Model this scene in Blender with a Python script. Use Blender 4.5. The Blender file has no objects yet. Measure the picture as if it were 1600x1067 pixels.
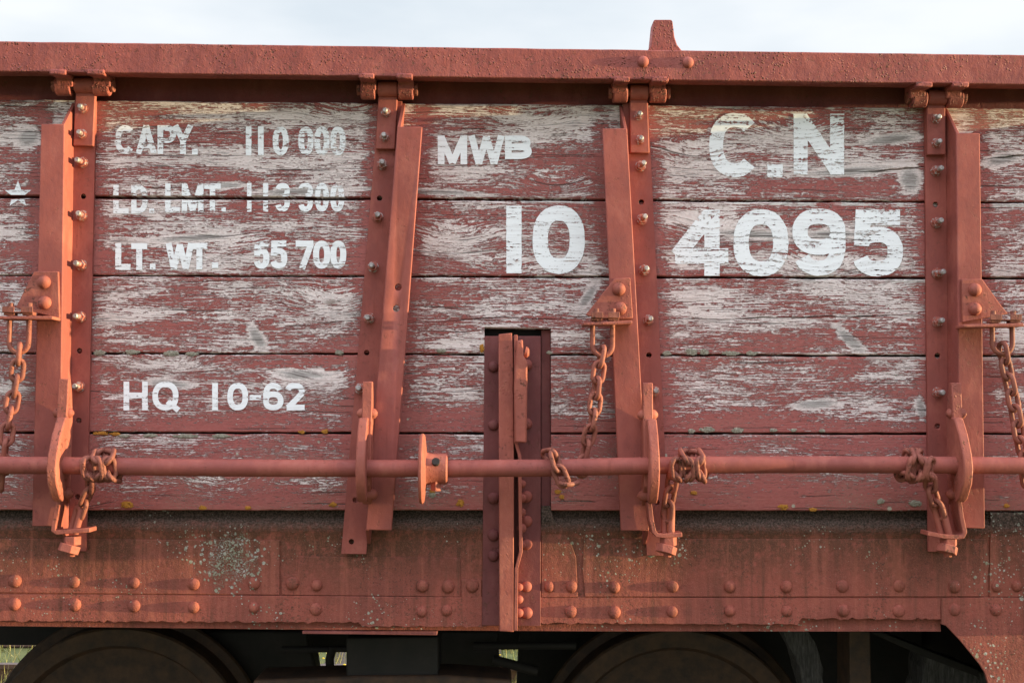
import bpy, bmesh, math, random
from mathutils import Vector, Matrix, noise as mnoise
R = math.radians
random.seed(7)
S = bpy.context.scene
COL = S.collection

# ------------------------------------------------------------------ camera
CAM = Vector((0.0, -3.75, 1.62))
YAW, PITCH, ROLL = R(-1.0), R(3.5), R(0.40)
F = 1875.0                                     # focal length in photo pixels
CR = Matrix.Rotation(YAW, 3, 'Z') @ Matrix.Rotation(R(90) + PITCH, 3, 'X') @ Matrix.Rotation(ROLL, 3, 'Z')
cd = bpy.data.cameras.new('camera'); co = bpy.data.objects.new('camera', cd); COL.objects.link(co)
co.location = CAM; co.rotation_euler = CR.to_euler()
cd.sensor_width = 36; cd.lens = 36 * F / 1600; cd.clip_start = 0.05; cd.clip_end = 3000
S.camera = co
# ------------------------------------------------------------------ sun, sky, exposure
SUN_EL, SUN_AZ = 1.2, 4.9                     # elevation; angle off the wagon side
ld = Vector((-math.cos(R(SUN_AZ)) * math.cos(R(SUN_EL)), math.sin(R(SUN_AZ)) * math.cos(R(SUN_EL)), -math.sin(R(SUN_EL))))
sd = bpy.data.lights.new('sun', 'SUN'); so = bpy.data.objects.new('sun', sd); COL.objects.link(so)
so.rotation_euler = ld.to_track_quat('-Z', 'Y').to_euler(); so.location = (8, -3, 5)
sd.energy = 5.0; sd.angle = R(0.5); sd.color = (1.0, 0.80, 0.42)
w = bpy.data.worlds.new('World'); S.world = w; w.use_nodes = True
wn = w.node_tree.nodes; wl = w.node_tree.links
bg = wn['Background']; bg.inputs['Strength'].default_value = 0.12
sky = wn.new('ShaderNodeTexSky'); sky.sky_type = 'NISHITA'; sky.sun_disc = False
sky.sun_elevation = R(SUN_EL); sky.sun_rotation = R(90 + SUN_AZ)
tc = wn.new('ShaderNodeTexCoord'); mp = wn.new('ShaderNodeMapping'); mp.inputs['Scale'].default_value = (2.0, 2.0, 6.0)
cn = wn.new('ShaderNodeTexNoise'); cn.inputs['Scale'].default_value = 1.3; cn.inputs['Detail'].default_value = 5
rp = wn.new('ShaderNodeMapRange'); rp.inputs['From Min'].default_value = 0.35; rp.inputs['From Max'].default_value = 0.65
rp.inputs['To Min'].default_value = 0.88; rp.inputs['To Max'].default_value = 0.985
mx = wn.new('ShaderNodeMix'); mx.data_type = 'RGBA'; 
sx = wn.new('ShaderNodeSeparateXYZ'); hr = wn.new('ShaderNodeMapRange'); hr.interpolation_type = 'SMOOTHSTEP'
hr.inputs['From Min'].default_value = 0.32; hr.inputs['From Max'].default_value = 0.75
wl.new(tc.outputs['Generated'], sx.inputs[0]); wl.new(sx.outputs['Z'], hr.inputs['Value'])
cl = wn.new('ShaderNodeMix'); cl.data_type = 'RGBA'; wl.new(hr.outputs[0], cl.inputs['Factor'])
c2 = wn.new('ShaderNodeMix'); c2.data_type = 'RGBA'; c2.inputs['A'].default_value = (2.85, 3.15, 3.45, 1); c2.inputs['B'].default_value = (3.4, 3.55, 3.7, 1)
r2 = wn.new('ShaderNodeMapRange'); r2.inputs['From Min'].default_value = .38; r2.inputs['From Max'].default_value = .58
wl.new(cn.outputs['Fac'], r2.inputs['Value']); wl.new(r2.outputs[0], c2.inputs['Factor']); wl.new(c2.outputs['Result'], cl.inputs['A']); cl.inputs['B'].default_value = (10.3, 10.6, 11.9, 1)
wl.new(cl.outputs['Result'], mx.inputs['B'])
wl.new(tc.outputs['Generated'], mp.inputs['Vector']); wl.new(mp.outputs[0], cn.inputs['Vector'])
wl.new(cn.outputs['Fac'], rp.inputs['Value']); wl.new(rp.outputs[0], mx.inputs['Factor'])
wl.new(sky.outputs[0], mx.inputs['A']); wl.new(mx.outputs['Result'], bg.inputs['Color'])
S.view_settings.view_transform = 'Standard'; S.view_settings.look = 'None'
S.view_settings.exposure = 1.27; S.view_settings.gamma = 1

# ------------------------------------------------------------------ pixel of the photograph -> point at depth d in front of the plank face
def P(px, py, d=0.0):
    v = CR @ Vector(((px - 800) / F, -(py - 533.5) / F, -1))
    return CAM + v * ((-d - CAM.y) / v.y)

# ------------------------------------------------------------------ node helpers
class NT:
    def __init__(s, name):
        s.m = bpy.data.materials.new(name); s.m.use_nodes = True
        s.n = s.m.node_tree.nodes; s.l = s.m.node_tree.links
        s.b = s.n['Principled BSDF']; s.out = s.n['Material Output']
        g = s.n.new('ShaderNodeNewGeometry'); s.pos = g.outputs['Position']
    def put(s, sock, v):
        if isinstance(v, bpy.types.NodeSocket): s.l.new(v, sock)
        elif v is not None:
            if isinstance(v, (tuple, list)) and len(v) == 3 and sock.type == 'RGBA': v = (*v, 1)
            sock.default_value = v
    def M(s, op, a, b=None, c=None, clamp=False):
        n = s.n.new('ShaderNodeMath'); n.operation = op; n.use_clamp = clamp
        for i, v in enumerate((a, b, c)):
            if v is not None: s.put(n.inputs[i], v)
        return n.outputs[0]
    def map(s, vec, scale=(1, 1, 1), loc=(0, 0, 0)):
        n = s.n.new('ShaderNodeMapping'); s.put(n.inputs['Vector'], vec); n.inputs['Scale'].default_value = scale; s.put(n.inputs['Location'], loc)
        return n.outputs[0]
    def noise(s, vec, scale, detail=3, rough=0.55, dist=0.0):
        n = s.n.new('ShaderNodeTexNoise'); s.put(n.inputs['Vector'], vec); n.inputs['Scale'].default_value = scale
        n.inputs['Detail'].default_value = detail; n.inputs['Roughness'].default_value = rough; n.inputs['Distortion'].default_value = dist
        return n.outputs['Fac']
    def vor(s, vec, scale, out='Distance', feat='F1', rnd=1.0):
        n = s.n.new('ShaderNodeTexVoronoi'); n.feature = feat; s.put(n.inputs['Vector'], vec); n.inputs['Scale'].default_value = scale
        n.inputs['Randomness'].default_value = rnd
        return n.outputs[out]
    def rng(s, v, a, b, c=0.0, d=1.0, smooth=False):
        n = s.n.new('ShaderNodeMapRange'); n.interpolation_type = 'SMOOTHSTEP' if smooth else 'LINEAR'
        s.put(n.inputs['Value'], v)
        for k, x in zip(('From Min', 'From Max', 'To Min', 'To Max'), (a, b, c, d)): s.put(n.inputs[k], x)
        return n.outputs[0]
    def mix(s, f, a, b, mode='MIX'):
        n = s.n.new('ShaderNodeMix'); n.data_type = 'RGBA'; n.blend_type = mode
        s.put(n.inputs['Factor'], f); s.put(n.inputs['A'], a); s.put(n.inputs['B'], b)
        return n.outputs['Result']
    def comb(s, x, y, z):
        n = s.n.new('ShaderNodeCombineXYZ')
        for i, v in enumerate((x, y, z)): s.put(n.inputs[i], v)
        return n.outputs[0]
    def sep(s, v):
        n = s.n.new('ShaderNodeSeparateXYZ'); s.put(n.inputs[0], v); return n.outputs
    def attr(s, name):
        n = s.n.new('ShaderNodeAttribute'); n.attribute_type = 'OBJECT'; n.attribute_name = name; return n.outputs['Fac']
    def bump(s, h, strength=0.5, dist=0.003):
        n = s.n.new('ShaderNodeBump'); n.inputs['Strength'].default_value = strength; n.inputs['Distance'].default_value = dist
        s.put(n.inputs['Height'], h); s.l.new(n.outputs[0], s.b.inputs['Normal'])
    def done(s, col, rough=0.6, metal=0.0, spec=0.4):
        s.put(s.b.inputs['Base Color'], col); s.put(s.b.inputs['Roughness'], rough); s.put(s.b.inputs['Metallic'], metal)
        s.b.inputs['Specular IOR Level'].default_value = spec
        return s.m

MAT = {}
RED, RED2 = (0.320, 0.084, 0.064), (0.240, 0.064, 0.054)

def steel(name, ca=RED, cb=RED2, rust=0.35, blister=0.0, bumps=0.35):
    t = NT(name); p = t.pos
    n1 = t.noise(p, 5.0, 4); n2 = t.noise(p, 55, 3, 0.6); n3 = t.noise(p, 230, 2)
    col = t.mix(t.rng(n1, .35, .65, smooth=True), ca, cb)
    col = t.mix(t.rng(n3, .3, .7, 0, .35), col, (ca[0] * .8, ca[1] * .85, ca[2] * .85))
    pat = t.noise(t.map(p, (1, 1, .55), (3, 1, 2)), 13, 5, .65)
    col = t.mix(t.rng(pat, .49, .64, 0, .8), col, (ca[0] * .70, ca[1] * .72, ca[2] * .78))
    col = t.mix(t.rng(pat, .47, .35, 0, .6), col, (ca[0] * 1.12, ca[1] * 1.32, ca[2] * 1.30))
    drip = t.M('MULTIPLY', t.rng(t.noise(t.map(p, (1, 1, .07)), 75, 3, .6), .57, .70), t.rng(t.noise(p, 6, 2), .45, .65))
    col = t.mix(t.M('MULTIPLY', drip, .55), col, (ca[0] * .48, ca[1] * .45, ca[2] * .42))
    sc = t.M('MULTIPLY', t.rng(t.noise(p, 70, 4, .7), .585, .62), t.rng(t.noise(p, 8, 4, .6), .47, .60))
    col = t.mix(t.M('MULTIPLY', sc, rust), col, (0.10, 0.04, 0.026))
    h = t.M('ADD', t.M('MULTIPLY', n2, .6), t.M('ADD', t.M('MULTIPLY', n3, .25), t.M('MULTIPLY', pat, 1.2)))
    if blister:
        vd = t.vor(t.map(p, (1, 1, 1)), 105)
        area = t.M('MULTIPLY', t.rng(t.noise(p, 7, 5, .65), .47, .66), t.rng(t.noise(p, 40, 2), .40, .55))
        bl = t.M('MULTIPLY', t.rng(vd, .05, .42, 1, 0, True), area)
        h = t.M('ADD', h, t.M('MULTIPLY', bl, 2.2 * blister))
        col = t.mix(t.M('MULTIPLY', bl, .45), col, (0.22, 0.075, 0.045))
    t.bump(t.M('SUBTRACT', h, t.M('MULTIPLY', sc, .8)), bumps, .003)
    MAT[name] = t.done(col, t.rng(n2, .3, .7, .58, .82), spec=.28)
steel('red_steel', blister=0.0)
steel('rail_steel', (0.30, 0.076, 0.060), (0.225, 0.060, 0.052), 0.8, 2.0, 1.0)
steel('chain_rust', (0.29, 0.088, 0.062), (0.17, 0.058, 0.040), 1.0, 0.6, 1.0)
steel('rough_red', (0.35, 0.098, 0.068), (0.25, 0.068, 0.050), 0.8, 0.45, 0.7)
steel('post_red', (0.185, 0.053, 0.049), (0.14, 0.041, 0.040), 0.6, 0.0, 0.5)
steel('shaded_red', (0.17, 0.040, 0.036), (0.12, 0.03, 0.028), 0.9, 0.2, 0.5)  # darker copy of the red steel, under-rail and recess shade put into its colour

def sill_mat():
    t = NT('sill_steel'); p = t.pos; xyz = t.sep(p)
    n1 = t.noise(p, 4.0, 4); n2 = t.noise(p, 60, 4, .65); n3 = t.noise(p, 260, 2)
    col = t.mix(t.rng(n1, .35, .65, smooth=True), (0.29, 0.076, 0.054), (0.20, 0.055, 0.041))
    # old dark grime clinging to the upper part of the plate
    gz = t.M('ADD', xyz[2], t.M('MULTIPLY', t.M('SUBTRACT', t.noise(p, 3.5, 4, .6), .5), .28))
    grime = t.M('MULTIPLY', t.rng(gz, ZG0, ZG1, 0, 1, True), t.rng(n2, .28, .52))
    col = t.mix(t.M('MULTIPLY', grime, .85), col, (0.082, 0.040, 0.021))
    speck = t.M('MULTIPLY', t.rng(t.noise(p, 150, 3, .7), .56, .62), t.rng(t.noise(p, 6, 3), .42, .58))
    col = t.mix(t.M('MULTIPLY', speck, .85), col, (0.065, 0.034, 0.022))
    col = t.mix(t.rng(t.noise(p, 330, 2, .7), .55, .68, 0, .45), col, (0.36, 0.135, 0.10))
    run = t.noise(t.map(p, (1, 1, .06)), 38, 4, .65)
    col = t.mix(t.M('MULTIPLY', t.rng(run, .52, .66), t.rng(t.noise(p, 5, 2), .35, .6, .1, .6)), col, (0.085, 0.040, 0.024))
    col = t.mix(t.rng(run, .47, .36, 0, .35), col, (0.36, 0.115, 0.075))
    # black moss on the shoulder
    moss = t.rng(t.M('ADD', xyz[2], t.M('MULTIPLY', t.M('SUBTRACT', t.noise(t.map(p, (1, 1, 3)), 45, 5, .7), .5), .045)), ZM0, ZM1, 0, 1)
    col = t.mix(t.M('MULTIPLY', moss, .92), col, t.mix(t.rng(t.noise(p, 190, 3), .4, .6), (0.028, 0.024, 0.017), (0.135, 0.095, 0.078)))
    # lichen rosettes
    pw = t.M('MULTIPLY', t.M('SUBTRACT', n2, .5), .010)
    vec = t.comb(t.M('ADD', xyz[0], pw), 0.0, t.M('SUBTRACT', xyz[2], pw))
    dens = t.noise(t.map(p, (1, 1, 1.3), (3.7, 0, 1.9)), 3.1, 3)
    hot = t.vor(t.comb(t.M('SUBTRACT', xyz[0], LICH[0]), 0.0, t.M('SUBTRACT', xyz[2], LICH[1])), 0.01)
    hx = t.M('SUBTRACT', xyz[0], LICH[0]); hz = t.M('SUBTRACT', xyz[2], LICH[1])
    hd = t.M('SQRT', t.M('ADD', t.M('MULTIPLY', hx, hx), t.M('MULTIPLY', hz, hz)))
    dens = t.M('ADD', dens, t.rng(hd, .03, .15, .34, 0, True))
    lich = None
    for sc, r0, lo in ((27, .24, .50), (62, .36, .49), (130, .50, .48)):
        d = t.vor(vec, sc); c = t.sep(t.vor(vec, sc, 'Color'))
        size = t.M('MULTIPLY', t.M('MULTIPLY', c[0], c[1]), r0 * 1.7)
        size = t.M('MULTIPLY', size, t.rng(dens, lo, lo + .22))
        m = t.M('LESS_THAN', d, size)
        lich = m if lich is None else t.M('MAXIMUM', lich, m)
    crust = t.M('MULTIPLY', t.rng(t.noise(p, 210, 4, .7), .50, .54), t.rng(t.M('ADD', hd, t.M('MULTIPLY', t.M('SUBTRACT', t.noise(p, 22, 4, .6), .5), .16)), .085, .035))
    lich = t.M('MAXIMUM', lich, crust)
    lcol = t.mix(t.rng(t.noise(p, 170, 2), .35, .65), (0.20, 0.205, 0.15), (0.47, 0.48, 0.44))
    lcol = t.mix(t.rng(t.noise(p, 14, 2), .4, .6, 0, .6), lcol, (0.20, 0.21, 0.12))
    col = t.mix(t.M('MULTIPLY', lich, .85), col, lcol)
    h = t.M('ADD', t.M('MULTIPLY', n2, .8), t.M('ADD', t.M('MULTIPLY', n3, .3), t.M('MULTIPLY', lich, .5)))
    h = t.M('ADD', h, t.M('MULTIPLY', moss, t.M('MULTIPLY', t.noise(p, 120, 4, .8), 3.0)))
    t.bump(h, .9, .004)
    MAT['sill_steel'] = t.done(col, t.rng(n2, .3, .7, .65, .9), spec=.25)
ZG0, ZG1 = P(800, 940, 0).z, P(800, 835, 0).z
ZM0, ZM1 = P(800, 834, 0).z, P(800, 815, 0).z
LICH = (P(358, 875).x, P(358, 875).z)
sill_mat()

def grain(t, seed):
    """coordinates that run along the boards and flow round knots"""
    xyz = t.sep(t.pos); x = xyz[0]; z = xyz[2]
    rnd = t.M('MULTIPLY', seed, 13.7)
    base = t.comb(t.M('ADD', x, rnd), t.M('ADD', z, rnd), 0.0)
    wv = t.M('SUBTRACT', t.noise(t.map(base, (1.6, 9, 1)), 1.0, 3, .5), .5)
    kd = t.vor(t.map(base, (1.9, 4.6, 1)), 1.0, rnd=1.0)
    kn = t.rng(kd, 0.03, 0.34, 1, 0, True)
    zz = t.M('ADD', t.M('ADD', z, rnd), t.M('ADD', t.M('MULTIPLY', wv, .040), t.M('MULTIPLY', kn, .028)))
    return x, z, zz, kn, kd, base, rnd

KNOTS = [(1328, 531, 30, 9, -42), (402, 528, 22, 9, -58), (919, 463, 22, 7, 55), (1422, 281, 16, 20, 10), (1392, 218, 46, 8, 8), (1180, 366, 60, 6, -3), (1300, 366, 40, 7, 2), (1275, 631, 34, 7, 5), (1440, 640, 8, 22, 12), (665, 300, 90, 5, -2), (470, 300, 60, 6, 2), (300, 372, 60, 5, 4), (265, 600, 36, 6, -4), (470, 585, 42, 8, -2), (350, 290, 30, 5, 2), (1330, 268, 70, 7, 4), (1565, 250, 30, 9, 14), (520, 410, 14, 8, 0), (45, 215, 18, 14, 20)]
def plank_mat():
    t = NT('peeling_plank'); seed = t.attr('grain_seed'); wear = t.attr('wear')
    x, z, zz, kn, kd, base, rnd = grain(t, seed)
    xr = t.M('ADD', x, rnd)
    streak = t.noise(t.comb(t.M('MULTIPLY', xr, 11.0), t.M('MULTIPLY', zz, 215), 0.0), 1.0, 5, .72)
    chip = t.noise(t.comb(t.M('MULTIPLY', xr, 100), t.M('MULTIPLY', zz, 290), 2.0), 1.0, 4, .7)
    fine = t.noise(t.comb(t.M('MULTIPLY', xr, 5.5), t.M('MULTIPLY', zz, 340), 4.0), 1.0, 4, .62)
    big = t.noise(t.map(base, (2.4, 13.0, 1)), 1.0, 5, .62)
    hgt = t.rng(z, t.attr('z_bottom'), t.attr('z_top'))
    cv = t.comb(t.M('ADD', t.M('MULTIPLY', xr, 60), t.M('MULTIPLY', chip, 1.1)), t.M('ADD', t.M('MULTIPLY', zz, 215), t.M('MULTIPLY', chip, 1.6)), 1.0)
    cell = t.sep(t.vor(cv, 1.0, 'Color'))[0]
    v = t.M('ADD', t.M('MULTIPLY', streak, .95), t.M('MULTIPLY', chip, .45))
    v = t.M('ADD', v, t.M('MULTIPLY', t.M('SUBTRACT', cell, .5), .15))
    v = t.M('ADD', v, .155)
    v = t.M('ADD', v, t.M('MULTIPLY', big, 1.12))
    v = t.M('ADD', v, t.M('MULTIPLY', fine, .85))
    v = t.M('ADD', v, -.235)
    v = t.M('ADD', v, wear)
    v = t.M('SUBTRACT', v, t.M('MULTIPLY', t.rng(hgt, .42, .0), t.attr('red_foot')))
    v = t.M('ADD', v, t.M('MULTIPLY', kn, .07))
    
    bare = t.M('MULTIPLY', t.rng(v, 1.83, 1.98), t.rng(t.noise(t.map(base, (3, 10, 1), (5, 5, 5)), 1.0, 3), .45, .6))
    red = t.mix(t.rng(big, .35, .65), (0.325, 0.086, 0.076), (0.26, 0.068, 0.062))
    red = t.mix(t.rng(t.noise(t.map(base, (1, 2.5, 1)), 60, 5, .7), .42, .66, 0, .6), red, (0.40, 0.135, 0.115))
    pale = t.mix(t.rng(streak, .4, .65), (0.78, 0.645, 0.61), (0.65, 0.53, 0.51))
    pale = t.mix(t.rng(chip, .42, .6, 0, .55), pale, (0.88, 0.81, 0.79))
    pale = t.mix(t.rng(fine, .53, .66, 0, .7), pale, (0.25, 0.17, 0.15))
    for (kx, ky, rx, ry, an) in KNOTS:          # bare silver wood round the knots
        c0 = P(kx, ky); ca_, sa_ = math.cos(R(an)), math.sin(R(an))
        dx = t.M('SUBTRACT', x, c0.x); dz = t.M('SUBTRACT', z, c0.z)
        u_ = t.M('MULTIPLY', t.M('ADD', t.M('MULTIPLY', dx, ca_), t.M('MULTIPLY', dz, sa_)), 1 / (rx * .002)); w_ = t.M('MULTIPLY', t.M('SUBTRACT', t.M('MULTIPLY', dz, ca_), t.M('MULTIPLY', dx, sa_)), 1 / (ry * .002))
        e_ = t.M('SQRT', t.M('ADD', t.M('MULTIPLY', u_, u_), t.M('MULTIPLY', w_, w_)))
        e_ = t.M('ADD', e_, t.M('MULTIPLY', t.M('SUBTRACT', t.M('ADD', t.M('MULTIPLY', chip, .5), t.M('MULTIPLY', streak, .5)), .5), 3.2))
        v = t.M('ADD', v, t.rng(e_, 1.5, .6, 0, .34)); bare = t.M('MAXIMUM', bare, t.M('MULTIPLY', t.rng(e_, 1.15, .55), .85))
    sh = None                                    # paint has lasted better in the lee of the stakes
    for (xa, ya, xb, yb) in ((152, 158, 134, 861), (592, 158, 533, 865), (660, 198, 612, 828), (941, 201, 970, 829), (1013, 162, 1047, 868), (1447, 166, 1451, 862), (1531, 208, 1539, 825), (64, 194, 50, 822)):
        A_, B_ = P(xa, ya), P(xb, yb); m_ = (B_.x - A_.x) / (B_.z - A_.z)
        dl = t.M('ABSOLUTE', t.M('SUBTRACT', x, t.M('MULTIPLY_ADD', z, m_, A_.x - m_ * A_.z)))
        sh = dl if sh is None else t.M('MINIMUM', sh, dl)
    v = t.M('SUBTRACT', v, t.rng(t.M('ADD', sh, t.M('MULTIPLY', t.M('SUBTRACT', streak, .5), .10)), .006, .045, .20, 0))
    flake = t.rng(v, 1.640, 1.668)
    wood = t.mix(t.rng(t.M('ADD', t.M('MULTIPLY', fine, .6), t.M('MULTIPLY', streak, .4)), .42, .56), (0.47, 0.44, 0.42), (0.115, 0.098, 0.092))
    pale = t.mix(bare, pale, wood)
    core = t.rng(kd, 0.015, 0.055, 1, 0, True)
    pale = t.mix(t.M('MULTIPLY', core, .7), pale, (0.17, 0.13, 0.10))
    dash = t.noise(t.comb(t.M('MULTIPLY', xr, 48), t.M('MULTIPLY', zz, 300), 7.0), 1.0, 3, .65)
    dash = t.M('MULTIPLY', t.rng(dash, .585, .60), t.rng(v, 1.38, 1.50))
    flake = t.M('MAXIMUM', flake, dash)
    lip = t.M('MULTIPLY', t.rng(v, 1.585, 1.63), t.M('SUBTRACT', 1.0, t.rng(v, 1.64, 1.655)))
    col = t.mix(flake, t.mix(t.M('MULTIPLY', lip, .6), red, (0.15, 0.035, 0.03)), pale)
    # hairline dark weather checks along the grain
    chk = t.M('MULTIPLY', t.rng(t.noise(t.comb(t.M('MULTIPLY', xr, 2.4), t.M('MULTIPLY', zz, 120), 9.0), 1.0, 2), .665, .69), .75)
    col = t.mix(chk, col, (0.05, 0.035, 0.03))
    # grey-green lichen dust on the lower boards
    low = t.attr('lichen')
    ld_ = t.M('MULTIPLY', t.rng(t.noise(base, 240, 3, .7), .50, .60), t.rng(t.noise(t.map(base, (2, 5, 1)), 2.0, 4, .6), .44, .62))
    col = t.mix(t.M('MULTIPLY', t.M('MULTIPLY', ld_, low), .8), col, (0.20, 0.175, 0.13))
    vec = t.comb(x, 0.0, z); d = t.vor(vec, 40); c = t.sep(t.vor(vec, 40, 'Color'))
    spot = t.M('LESS_THAN', d, t.M('MULTIPLY', t.M('MULTIPLY', c[0], c[1]), t.M('MULTIPLY', low, t.rng(t.noise(vec, 4.5, 2), .45, .65, 0, .42))))
    col = t.mix(t.M('MULTIPLY', spot, .8), col, (0.40, 0.41, 0.33))
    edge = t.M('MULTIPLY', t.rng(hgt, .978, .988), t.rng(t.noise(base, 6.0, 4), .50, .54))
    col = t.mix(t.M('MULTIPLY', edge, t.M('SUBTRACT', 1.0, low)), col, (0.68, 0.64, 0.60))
    h = t.M('ADD', t.M('MULTIPLY', flake, -1.0), t.M('ADD', t.M('MULTIPLY', fine, .45), t.M('MULTIPLY', chip, .25)))
    h = t.M('SUBTRACT', h, t.M('MULTIPLY', chk, 2.0))
    t.bump(h, 1.0, .0045)
    MAT['plank'] = t.done(col, t.mix(flake, (.55, .55, .55), (.85, .85, .85)), spec=.3)
plank_mat()

def letter_mat():
    t = NT('white_paint'); seed = t.attr('grain_seed')
    x, z, zz, kn, kd, base, rnd = grain(t, seed)
    xr = t.M('ADD', x, rnd)
    streak = t.noise(t.comb(t.M('MULTIPLY', xr, 8.0), t.M('MULTIPLY', zz, 110), 6.0), 1.0, 4, .65)
    chip = t.noise(t.comb(t.M('MULTIPLY', xr, 70), t.M('MULTIPLY', zz, 170), 3.0), 1.0, 3, .65)
    big = t.noise(t.map(base, (4, 9, 1)), 1.0, 3, .6)
    v = t.M('ADD', t.M('ADD', t.M('MULTIPLY', streak, .75), t.M('MULTIPLY', chip, .62)), t.M('MULTIPLY', big, .30))
    a = t.M('SUBTRACT', 1.0, t.rng(t.M('ADD', v, t.attr('fade')), .925, .965))
    col = t.mix(t.rng(streak, .45, .62, 0, .6), (0.88, 0.89, 0.91), (0.68, 0.66, 0.67))
    t.bump(t.M('ADD', streak, chip), .4, .002)
    t.done(col, .7, spec=.3)
    tr = t.n.new('ShaderNodeBsdfTransparent'); ms = t.n.new('ShaderNodeMixShader')
    t.l.new(a, ms.inputs[0]); t.l.new(tr.outputs[0], ms.inputs[1]); t.l.new(t.b.outputs[0], ms.inputs[2])
    t.l.new(ms.outputs[0], t.out.inputs['Surface'])
    MAT['white_paint'] = t.m
letter_mat()

def simple(name, a, b, scale, rough=.8, metal=0, bumpd=.004, strength=.4, stretch=(1, 1, 1)):
    t = NT(name); p = t.map(t.pos, stretch)
    n = t.noise(p, scale, 5, .6); n2 = t.noise(p, scale * 6, 3)
    col = t.mix(t.rng(n, .35, .65), a, b)
    col = t.mix(t.rng(n2, .35, .7, 0, .5), col, tuple(c * .6 for c in a))
    t.bump(t.M('ADD', n, t.M('MULTIPLY', n2, .5)), strength, bumpd)
    MAT[name] = t.done(col, rough, metal)
simple('galvanised', (0.50, 0.47, 0.46), (0.34, 0.27, 0.25), 90, .38, .85)
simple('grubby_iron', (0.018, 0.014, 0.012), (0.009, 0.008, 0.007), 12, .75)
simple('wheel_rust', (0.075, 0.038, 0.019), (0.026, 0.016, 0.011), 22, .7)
simple('old_wood', (0.13, 0.12, 0.115), (0.035, 0.032, 0.03), 20, .9, bumpd=.01, strength=1, stretch=(6, 6, 1))
simple('grass_ground', (0.13, 0.14, 0.04), (0.07, 0.085, 0.025), 6, .95, bumpd=.03)
simple('ballast', (0.20, 0.18, 0.16), (0.09, 0.08, 0.07), 30, .95, bumpd=.02, strength=1)
simple('rail_iron', (0.12, 0.07, 0.05), (0.07, 0.045, 0.035), 30, .5, .3)
simple('sleeper_wood', (0.10, 0.075, 0.055), (0.05, 0.04, 0.03), 18, .95)
simple('orange_lichen', (0.50, 0.22, 0.03), (0.33, 0.14, 0.02), 160, .95, bumpd=.003, strength=.9)
simple('pale_lichen', (0.42, 0.39, 0.31), (0.22, 0.20, 0.15), 180, .95, bumpd=.004, strength=1)

def blade_mat():
    t = NT('grass_blades'); n = t.noise(t.pos, 3.0, 3); n2 = t.noise(t.pos, 40, 2)
    col = t.mix(t.rng(n, .4, .6), (0.17, 0.21, 0.04), (0.33, 0.28, 0.09))
    col = t.mix(t.rng(n2, .4, .7, 0, .6), col, (0.30, 0.27, 0.12))
    MAT['grass_blades'] = t.done(col, .7)
blade_mat()
simple('yellow_petal', (0.65, 0.50, 0.03), (0.6, 0.42, 0.02), 50)

# ------------------------------------------------------------------ object helpers
def ob(name, bm, mat, parent=None, bevel=0.0, smooth=True, segs=2):
    bmesh.ops.recalc_face_normals(bm, faces=bm.faces)
    me = bpy.data.meshes.new(name); bm.to_mesh(me); bm.free()
    me.materials.append(MAT[mat] if isinstance(mat, str) else mat)
    o = bpy.data.objects.new(name, me); COL.objects.link(o)
    if parent is not None: hang(o, parent)
    if bevel:
        b = o.modifiers.new('bevel', 'BEVEL'); b.width = bevel; b.segments = segs; b.limit_method = 'ANGLE'; b.angle_limit = R(35)
    if smooth:
        for f in me.polygons: f.use_smooth = True
        try: me.set_sharp_from_angle(angle=R(38))
        except Exception: pass
    return o
def hang(o, parent):
    o.parent = parent
    l = Vector()
    q = parent
    while q is not None: l += q.location; q = q.parent
    o.matrix_parent_inverse = Matrix.Translation(-l)
    if parent.type != 'EMPTY' : o.matrix_parent_inverse = Matrix()
def thing(name, label, cat, loc, group=None):
    o = bpy.data.objects.new(name, None); COL.objects.link(o); o.location = loc; o.empty_display_size = .1
    o['label'] = label; o['category'] = cat
    if group: o['group'] = group
    return o
def tag(o, label, cat, group=None, kind=None):
    o['label'] = label; o['category'] = cat
    if group: o['group'] = group
    if kind: o['kind'] = kind
    return o

def hexa(bm, front, back):
    """polygon lists of equal length -> closed prism"""
    a = [bm.verts.new(p) for p in front]; b = [bm.verts.new(p) for p in back]; n = len(a)
    bm.faces.new(a); bm.faces.new(b[::-1])
    for i in range(n): bm.faces.new((a[i], b[i], b[(i + 1) % n], a[(i + 1) % n]))
def prism(bm, pts, d0, d1):
    """outline in photo pixels at depth d1, extruded straight back to depth d0"""
    f = [P(x, y, d1) for x, y in pts]
    hexa(bm, f, [Vector((p.x, -d0, p.z)) for p in f])
def box(bm, x0, x1, y0, y1, z0, z1):
    hexa(bm, [(x0, y0, z0), (x1, y0, z0), (x1, y0, z1), (x0, y0, z1)], [(x0, y1, z0), (x1, y1, z0), (x1, y1, z1), (x0, y1, z1)])
def yzprism(bm, px, pts, th, pyr=None, dr=None):
    """side profile [(depth, pixel y)] extruded th metres in X, centred on pixel column px"""
    dr = dr if dr is not None else sum(p[0] for p in pts) / len(pts)
    pyr = pyr if pyr is not None else sum(p[1] for p in pts) / len(pts)
    X = P(px, pyr, dr).x
    zs = [(d, P(px, y, d).z) for d, y in pts]
    hexa(bm, [(X + th / 2, -d, z) for d, z in zs], [(X - th / 2, -d, z) for d, z in zs])
def frames(pts, closed=False):
    n = len(pts); T = []
    for i in range(n):
        a = pts[(i - 1) % n] if closed or i > 0 else pts[i]; b = pts[(i + 1) % n] if closed or i < n - 1 else pts[i]
        T.append((b - a).normalized())
    ref = Vector((0, 0, 1)) if abs(T[0].z) < .9 else Vector((1, 0, 0))
    u = (ref - T[0] * ref.dot(T[0])).normalized(); out = []
    for t in T:
        u = (u - t * u.dot(t)).normalized(); out.append((u, t.cross(u)))
    return out
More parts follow.
